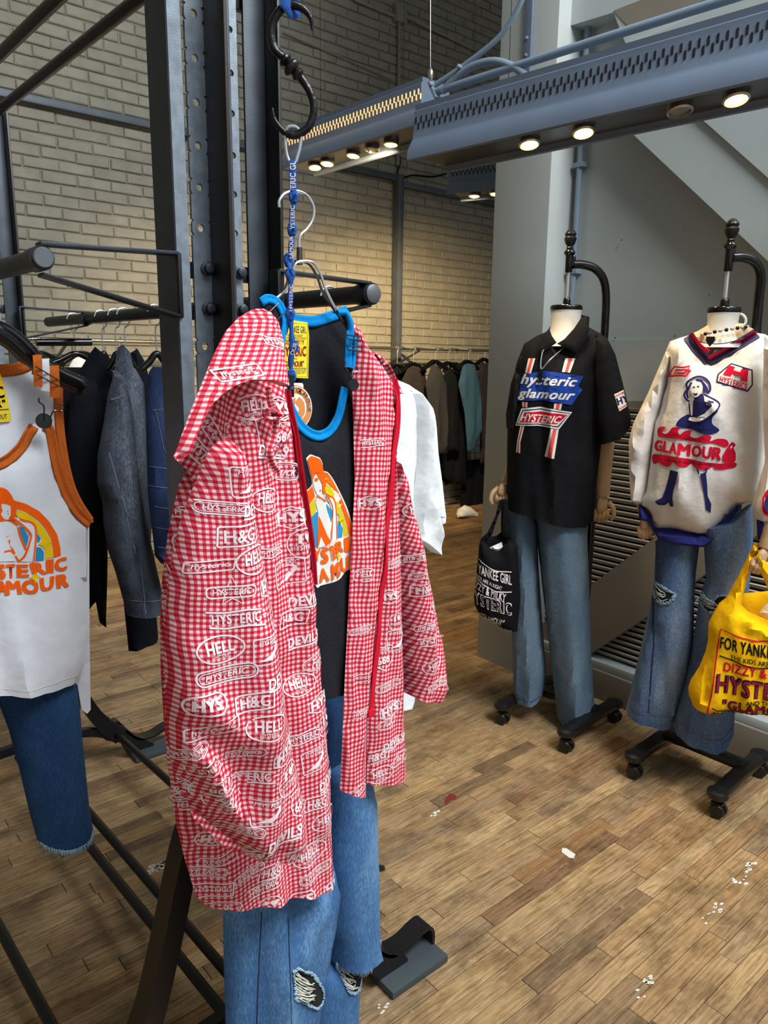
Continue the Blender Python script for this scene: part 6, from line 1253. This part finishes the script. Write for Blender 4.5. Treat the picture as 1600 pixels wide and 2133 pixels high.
# ------------------------------------------------------------------ right mannequin
FRm = FV(2.32, 1.075)
def fr_m(x, y, h=0.0): return FRm.w(FRm.ab(x, y), np.array(h))
mR = mannequin('white headless mannequin on wheels wearing the cream knit and flared jeans', FRm, (2.33, 1.085), (1508, 648), 72, 712, (505, 566), 457, [(1525, 536), (1550, 534), (1574, 543), (1586, 568), (1582, 620), (1576, 690)], ((2.16, 1.22), (2.165, .93), (2.51, .95)))
hand(mR, FRm, (1346, 1072), (1346, 1098), (.042, .048, .046, .038), 30, .015, thumb=1)
MB().tube(catmull([fr_m(1342, 1030, .0), fr_m(1346, 1056, .01), fr_m(1346, 1074, .015)], 4), [.03] * 4 + [.027, .025, .024, .022, .02], 12).build('forearm', m_woodhand, mR, True)
hand(mR, FRm, (1592, 1112), (1580, 1140), (.04, .046, .044, .036), 34, .20, thumb=1)
MB().tube(catmull([fr_m(1612, 1050, .17), fr_m(1602, 1090, .19), fr_m(1591, 1114, .2)], 4), [.03] * 4 + [.027, .025, .024, .022, .02], 12).build('forearm', m_woodhand, mR, True)
kn = thing('knit_sweater', 'cream mesh knit v-neck with flame lettering and dancing woman on the right mannequin', 'sweater', tuple(fr_m(1450, 900)))
kq = lambda L: [(1310 + x * .225, 660 + y * .225) for x, y in L]
kb = Sheet(FRm, kq([(380, 228), (470, 195), (552, 172), (640, 300), (745, 420), (900, 330), (1060, 230), (1190, 150), (1260, 160), (1330, 200), (1340, 600), (1300, 1000), (1250, 1400), (1225, 1650), (1180, 1690), (1000, 1745), (870, 1892), (740, 2012), (650, 2022), (480, 1965), (250, 1955), (180, 1800), (95, 1715), (140, 1600), (180, 1350), (220, 1000), (290, 800), (340, 600), (350, 300)]), .15, .20, folds=(.012, .11, .05), step=.018, Db=.10, creases=[((1480, 830), (1590, 1000), .012, .012), ((1530, 800), (1570, 1040), -.014, .02), ((1420, 950), (1440, 1110), .014, .03), ((1480, 960), (1475, 1100), -.012, .025), ((1560, 1020), (1480, 1100), .014, .015), ((1380, 800), (1355, 1000), -.015, .03)]); kb.build('body', m_knit, kn)
kin = Sheet(FRm, kq([(640, 130), (760, 60), (1050, 60), (1150, 110), (1190, 150), (1000, 280), (790, 310), (745, 420), (600, 250), (552, 172)]), .01, .02, step=.02, h0=.02); kin.build('inside_back', m_cream, kn)
ksl = Sheet(FV(2.26, 1.16), kq([(380, 228), (420, 300), (350, 600), (300, 800), (240, 1000), (200, 1250), (160, 1600), (120, 1730), (90, 1742), (20, 1705), (5, 1500), (0, 1150), (40, 990), (180, 700), (300, 420)]), .07, .06, folds=(.010, .08, .1), step=.016, creases=[((1312, 920), (1345, 950), .012, .012), ((1315, 1000), (1345, 960), -.01, .015)]); ksl.build('left_sleeve', m_knit, kn)
ksr = Sheet(FV(2.20, .96), [(1592, 700), (1640, 745), (1676, 880), (1672, 1000), (1644, 1080), (1600, 1094), (1575, 1082), (1566, 1052), (1576, 1022), (1594, 960), (1588, 850)], .07, .06, folds=(.010, .08, .1), step=.016); ksr.build('right_sleeve', m_knit, kn)
kc1 = Sheet(FV(2.25, 1.15), kq([(92, 1728), (130, 1745), (185, 1800), (215, 1870), (212, 1905), (92, 1872)]), .05, .03, step=.014); kc1.build('cuff', m_ribnavy, kn)
kc2 = Sheet(FV(2.19, .955), [(1576, 1082), (1640, 1080), (1642, 1118), (1578, 1124)], .035, .03, step=.014); kc2.build('cuff', m_ribnavy, kn)
kh = Sheet(FRm, kq([(178, 1800), (250, 1950), (480, 1962), (650, 2020), (740, 2010), (872, 1888), (1000, 1742), (1015, 1790), (890, 1955), (785, 2092), (690, 2132), (450, 2112), (275, 2060), (165, 1880)]), w=.03, step=.014, h0=.045, D=.05, Db=.05); kh.build('hem_rib', m_ribnavy, kn)
for pts, w, m_, n_ in (([(556, 176), (640, 300), (748, 408)], .030, m_ribpurple, 'neck_rib'), ([(1184, 156), (1000, 268), (890, 330), (748, 408)], .030, m_ribpurple, 'neck_rib'), ([(590, 160), (660, 262), (745, 330)], .012, m_crimson, 'neck_stripe'), ([(1172, 148), (1000, 250), (880, 318), (735, 388)], .012, m_crimson, 'neck_stripe')): piping(kb, kq(pts), w, m_, n_, kn, .003 if 'rib' in n_ else .0045, eps=.002 if 'rib' in n_ else .004)
N_, R_, W_ = Deco(kb, .003, .014), Deco(kb, .003, .014), Deco(kb, .005, .014); N2, R2 = Deco(kb, .0065, .014), Deco(kb, .006, .014)
# dancing woman (generic figure)
N_.curve(kq([(640, 720), (700, 700), (720, 760), (740, 800), (830, 790), (835, 850), (790, 900), (790, 960), (850, 1015), (780, 1050), (700, 1045), (600, 1010), (470, 990), (490, 930), (560, 885), (610, 880), (615, 780)]), 5)
W_.poly(kq([(710, 700), (760, 710), (835, 760), (842, 820), (790, 880), (740, 910), (690, 945), (650, 945), (570, 935), (585, 905), (640, 905), (720, 870), (780, 800), (745, 790), (720, 770)])); W_.poly(kq([(580, 780), (612, 790), (610, 890), (590, 890)]))
W_.curve(kq([(590, 640), (620, 590), (670, 590), (700, 630), (690, 690), (640, 730), (600, 700)]), 4)
for a in ([(560, 760), (535, 710), (560, 660), (555, 610), (600, 570), (660, 548), (720, 565), (760, 610), (765, 670), (740, 690)], [(570, 740), (560, 690), (580, 640), (600, 600)], [(700, 600), (730, 640), (745, 680)], [(640, 575), (690, 590), (715, 640), (720, 690)], [(580, 770), (545, 740)]): N2.line(kq(a), .006, n=4)
for a in ([(710, 700), (835, 765), (842, 820), (740, 910), (650, 948), (570, 935)], [(720, 770), (780, 800), (640, 905)], [(580, 780), (590, 890)], [(750, 760), (800, 770)]): N2.line(kq(a), .004, n=3)
for c in ((622, 640), (660, 635)): N2.curve(kq([(c[0] - 12, c[1]), (c[0], c[1] - 7), (c[0] + 12, c[1]), (c[0], c[1] + 7)]), 3)
N2.line(kq([(620, 700), (640, 705), (655, 695)]), .005)
N_.poly(kq([(412, 1372), (488, 1382), (470, 1460), (440, 1560), (432, 1610), (440, 1695), (408, 1695), (400, 1660), (360, 1690), (300, 1690), (268, 1665), (340, 1620), (370, 1540), (395, 1450)])); N_.poly(kq([(682, 1395), (732, 1385), (742, 1500), (745, 1600), (775, 1680), (768, 1765), (730, 1730), (722, 1640), (705, 1520)]))
N2.line(kq([(655, 1350), (670, 1395)]), .004); N2.line(kq([(735, 1340), (735, 1390)]), .004)
# flames and lettering
R_.curve(kq([(290, 1090), (285, 1030), (320, 998), (370, 1005), (340, 1030), (345, 1060), (390, 1050), (430, 1000), (500, 1000), (480, 1030), (500, 1060), (540, 1030), (600, 1020), (590, 1070), (650, 1085), (720, 1055), (780, 1070), (770, 1110), (830, 1090), (910, 1100), (930, 1150), (890, 1165), (800, 1130), (640, 1120), (500, 1100), (380, 1095)]), 3)
R_.curve(kq([(232, 1310), (230, 1270), (270, 1248), (420, 1250), (560, 1265), (700, 1290), (850, 1310), (990, 1310), (990, 1350), (930, 1362), (820, 1362), (790, 1335), (740, 1362), (640, 1345), (600, 1310), (560, 1340), (480, 1330), (440, 1300), (400, 1345), (340, 1340), (300, 1320), (250, 1340)]), 3)
R_.curve(kq([(880, 1240), (920, 1170), (960, 1125), (990, 1150), (975, 1180), (992, 1230), (985, 1300), (930, 1310), (880, 1290)]), 4)
for ch, q in zip('GLAMOUR', [[(265, 1118), (345, 1122), (330, 1222), (245, 1215)], [(350, 1122), (405, 1128), (400, 1228), (335, 1222)], [(405, 1125), (480, 1135), (470, 1235), (400, 1228)], [(485, 1135), (600, 1145), (590, 1245), (475, 1238)], [(610, 1148), (700, 1152), (685, 1255), (600, 1248)], [(705, 1152), (790, 1160), (775, 1268), (695, 1258)], [(795, 1160), (885, 1170), (862, 1285), (780, 1270)]]): R_.text(ch, kq(q), .05)
W_.curve(kq([(330, 1045), (360, 1040), (355, 1060)]), 3)
# badge
N3 = Deco(kb, .003, .03); N3.poly(kq([(818, 596), (830, 525), (950, 428), (1142, 488), (1145, 622), (1098, 684)])); W3 = Deco(kb, .0045, .03); W3.poly(kq([(832, 588), (842, 532), (952, 440), (1130, 496), (1132, 618), (1092, 668)]))
R2.poly(kq([(880, 528), (930, 448), (985, 462), (970, 492), (1030, 508), (1045, 480), (1105, 485), (1095, 598), (1040, 585), (1040, 545), (960, 525), (945, 548)])); R2.text('HYSTERICS', kq([(858, 540), (1098, 612), (1088, 668), (846, 588)]), .03)
for a in ([(372, 548), (440, 462), (520, 468), (580, 455), (572, 490), (460, 490), (440, 520), (520, 520), (580, 490)], [(372, 548), (500, 540), (545, 545), (592, 492), (560, 490)]): R2.line(kq(a), .005)
for D_, n_, m_ in ((N_, 'figure_print', m_p_navy), (R_, 'flame_lettering', m_p_red), (W_, 'figure_skin', m_knit), (N2, 'figure_lines', m_p_navy), (N3, 'badge_edge', m_p_navy), (W3, 'badge_field', m_knit), (R2, 'badge_lettering', m_p_red)): D_.build(n_, m_, kn)
d = Deco(ksr, .003, .03); d.curve([(1588, 1030), (1602, 1012), (1640, 1010), (1640, 1066), (1604, 1070), (1588, 1056)], 4); d.build('sleeve_patch', m_p_red, kn); d = Deco(ksr, .005, .03); d.curve([(1594, 1036), (1604, 1020), (1634, 1018), (1634, 1058), (1606, 1062), (1594, 1052)], 4); d.build('sleeve_patch', m_p_navy, kn)
# beads
ch = thing('bead_necklace', 'beaded choker and fine chain with shield pendant on the right mannequin neck', 'necklace', tuple(fr_m(1500, 690)))
Cn = fr_m(1508, 690); 
for i in range(26):
    a = 2 * math.pi * i / 26; p = Cn + FRm.u * .066 * math.cos(a) + FRm.n * .066 * math.sin(a) + np.array([0, 0, .012 * math.cos(a)])
    MB().lathe([(.001, -.006), (.005, -.004), (.0066, 0), (.005, .004), (.001, .006)], p, (0, 0, 1), 8).build('bead', m_chrome if i % 2 else m_blkgloss, ch, True)
Cn2 = fr_m(1508, 702)
MB().tube([Cn2 + FRm.u * .078 * math.cos(a) + FRm.n * .085 * math.sin(a) + np.array([0, 0, .01 * math.cos(a) - .022 * max(0, math.sin(a)) ** 2]) for a in np.linspace(0, 6.283, 41)[:-1]], .0016, 5, closed=True).build('chain', m_chromeb, ch, True)
MB().prism([(-.012, .014), (.012, .014), (.012, 0), (0, -.016), (-.012, 0)], fr_m(1482, 713, .10), FRm.u, (0, 0, 1), FRm.n, .004).build('pendant', m_iron, ch, True)
MB().tube([fr_m(1540 + 14 * math.cos(a), 668 + 14 * math.sin(a), .0) for a in np.linspace(0, 6.283, 21)[:-1]], .004, 8, closed=True).build('ring', m_white_pl, ch, True)
# flared jeans
rj = thing('flared_jeans', 'faded blue flared jeans with torn knees on the right mannequin', 'jeans', tuple(fr_m(1450, 1300)))
cq = lambda L: [(1200 + x * .3281, 1000 + y * .3281) for x, y in L]
r1 = Sheet(FRm, cq([(500, 300), (800, 330), (785, 400), (760, 600), (750, 800), (748, 1000), (715, 1250), (650, 1480), (605, 1570), (540, 1535), (450, 1500), (315, 1455), (340, 1350), (380, 1200), (430, 980), (470, 800), (496, 640), (505, 450)]), .08, .09, opens=(0, 8, 9, 10), folds=(.008, .09, .02), step=.018, h0=-.02, creases=[((1372, 1300), (1390, 1470), -.02, .02)]); r1.build('left_leg', m_jean_R, rj)
r2 = Sheet(FRm, cq([(790, 300), (1000, 250), (1120, 150), (1125, 400), (1100, 700), (1080, 1000), (1020, 1300), (1008, 1490), (1002, 1615), (960, 1655), (900, 1668), (760, 1630), (615, 1560), (640, 1470), (690, 1290), (735, 1090), (760, 900), (785, 740), (825, 620), (812, 420)]), .09, .10, opens=(0, 1, 8, 9, 10, 11), folds=(.009, .09, .02), step=.018, h0=.01); r2.build('right_leg', m_jean_R, rj)
for s_, q in ((r1, [(318, 1400), (450, 1425), (560, 1450), (640, 1490)]), (r2, [(632, 1480), (760, 1545), (900, 1590), (1000, 1560)])): d = Deco(s_, .002); d.line(cq(q), .004, n=3); d.build('hem_stitch', m_stitch, rj)
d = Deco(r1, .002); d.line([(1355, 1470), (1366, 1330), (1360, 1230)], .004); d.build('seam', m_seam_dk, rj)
torn(r1, cq([(505, 635), (545, 640), (600, 665), (635, 690), (600, 735), (540, 740), (505, 710)]), rj, 21, 9, .003)
torn(r2, cq([(775, 742), (800, 735), (860, 752), (900, 700), (960, 690), (990, 740), (940, 775), (880, 795), (820, 788)]), rj, 22, 8, .003)
# yellow tote
FY = FV(2.16, .985)
yb_ = thing('tote_bag', 'yellow canvas tote bag printed with a gig poster, held by the right mannequin', 'bag', tuple(FY.w(FY.ab(1520, 1380), np.array(0.))))
y1 = Sheet(FY, [(1573, 1128), (1582, 1138), (1571, 1160), (1550, 1234), (1545, 1260), (1559, 1274), (1600, 1292), (1645, 1288), (1672, 1250), (1692, 1300), (1716, 1400), (1724, 1460), (1702, 1490), (1600, 1487), (1560, 1483), (1521, 1481), (1487, 1484), (1461, 1480), (1444, 1469), (1435, 1448), (1434, 1431), (1439, 1416), (1457, 1388), (1471, 1354), (1475, 1332), (1476, 1298), (1484, 1281), (1499, 1255), (1514, 1244), (1540, 1195)], .06, .05, folds=(.006, .08, .2), step=.013, Db=.04, creases=[((1482, 1320), (1472, 1440), -.018, .010), ((1552, 1280), (1600, 1310), .012, .012), ((1540, 1300), (1600, 1330), -.010, .012), ((1470, 1370), (1480, 1470), .010, .012), ((1530, 1200), (1520, 1300), .006, .012)]); y1.build('bag_body', m_yellow, yb_)
y2 = Sheet(FV(2.21, 1.01), [(1548, 1236), (1600, 1231), (1660, 1236), (1700, 1300), (1700, 1420), (1480, 1420), (1490, 1300)], .02, .03, step=.02, h0=-.03); y2.build('back_panel', m_yellow, yb_)
y3 = Sheet(FV(2.13, .965), [(1572, 1160), (1584, 1148), (1610, 1200), (1640, 1262), (1620, 1280), (1596, 1218)], .008, .012, step=.012); y3.build('handle', m_yellow, yb_)
y4 = Sheet(FV(2.2, .99), [(1586, 1140), (1600, 1146), (1650, 1240), (1636, 1250), (1600, 1180)], .008, .012, step=.012); y4.build('handle', m_p_gold, yb_)
tis = Sheet(FV(2.185, 1.0), [(1580, 1276), (1596, 1258), (1625, 1248), (1650, 1262), (1650, 1300), (1590, 1296)], .015, .02, step=.014); tis.build('tissue_paper', m_cream, yb_)
sq = lambda L: [(1420 + x * .1875, 1120 + y * .1875) for x, y in L]
K_, Rr, Mm, Mo = Deco(y1, .002, .02), Deco(y1, .002, .02), Deco(y1, .0035, .02), Deco(y1, .002, .02)
K_.text('FOR YANKEE GIRL', sq([(440, 1030), (1310, 1205), (1310, 1340), (430, 1160)]), .03); K_.text('THE KIDS ARE ALRIGHT', sq([(545, 1228), (1270, 1365), (1270, 1420), (545, 1280)]), .01); K_.line(sq([(425, 1238), (600, 1300), (800, 1365), (960, 1372), (1350, 1400)]), .004, n=3)
Rr.text('DIZZY & MILKY', sq([(480, 1308), (1340, 1446), (1340, 1558), (470, 1406)]), .03); Rr.line(sq([(1400, 1130), (960, 1095), (840, 1085), (680, 1045), (440, 950), (410, 1120), (365, 1500), (340, 1660), (290, 1880), (420, 1900)]), .004)
Mo.text('HYSTERIC', sq([(400, 1428), (1370, 1604), (1360, 1795), (380, 1630)]), .06); Mm.text('HYSTERIC', sq([(412, 1440), (1358, 1616), (1348, 1783), (392, 1618)]), .02)
K_.text('AND THE', sq([(715, 1715), (1010, 1745), (1010, 1785), (715, 1765)]), .02); Mo.text('"GLAMOUR"', sq([(460, 1710), (1340, 1850), (1330, 1940), (455, 1835)]), .05); Mm.text('"GLAMOUR"', sq([(468, 1720), (1330, 1858), (1322, 1930), (463, 1826)]), .015)
K_.line(sq([(350, 1800), (400, 1840), (960, 1905), (1380, 1930)]), .004); K_.text('ALL TICKETS SOLD OUT', sq([(345, 1852), (1330, 1925), (1330, 1960), (338, 1890)]), .01)
for D_, m_ in ((K_, m_p_black), (Rr, m_p_red), (Mo, m_p_black), (Mm, m_p_maroon)): D_.build('lettering', m_, yb_)
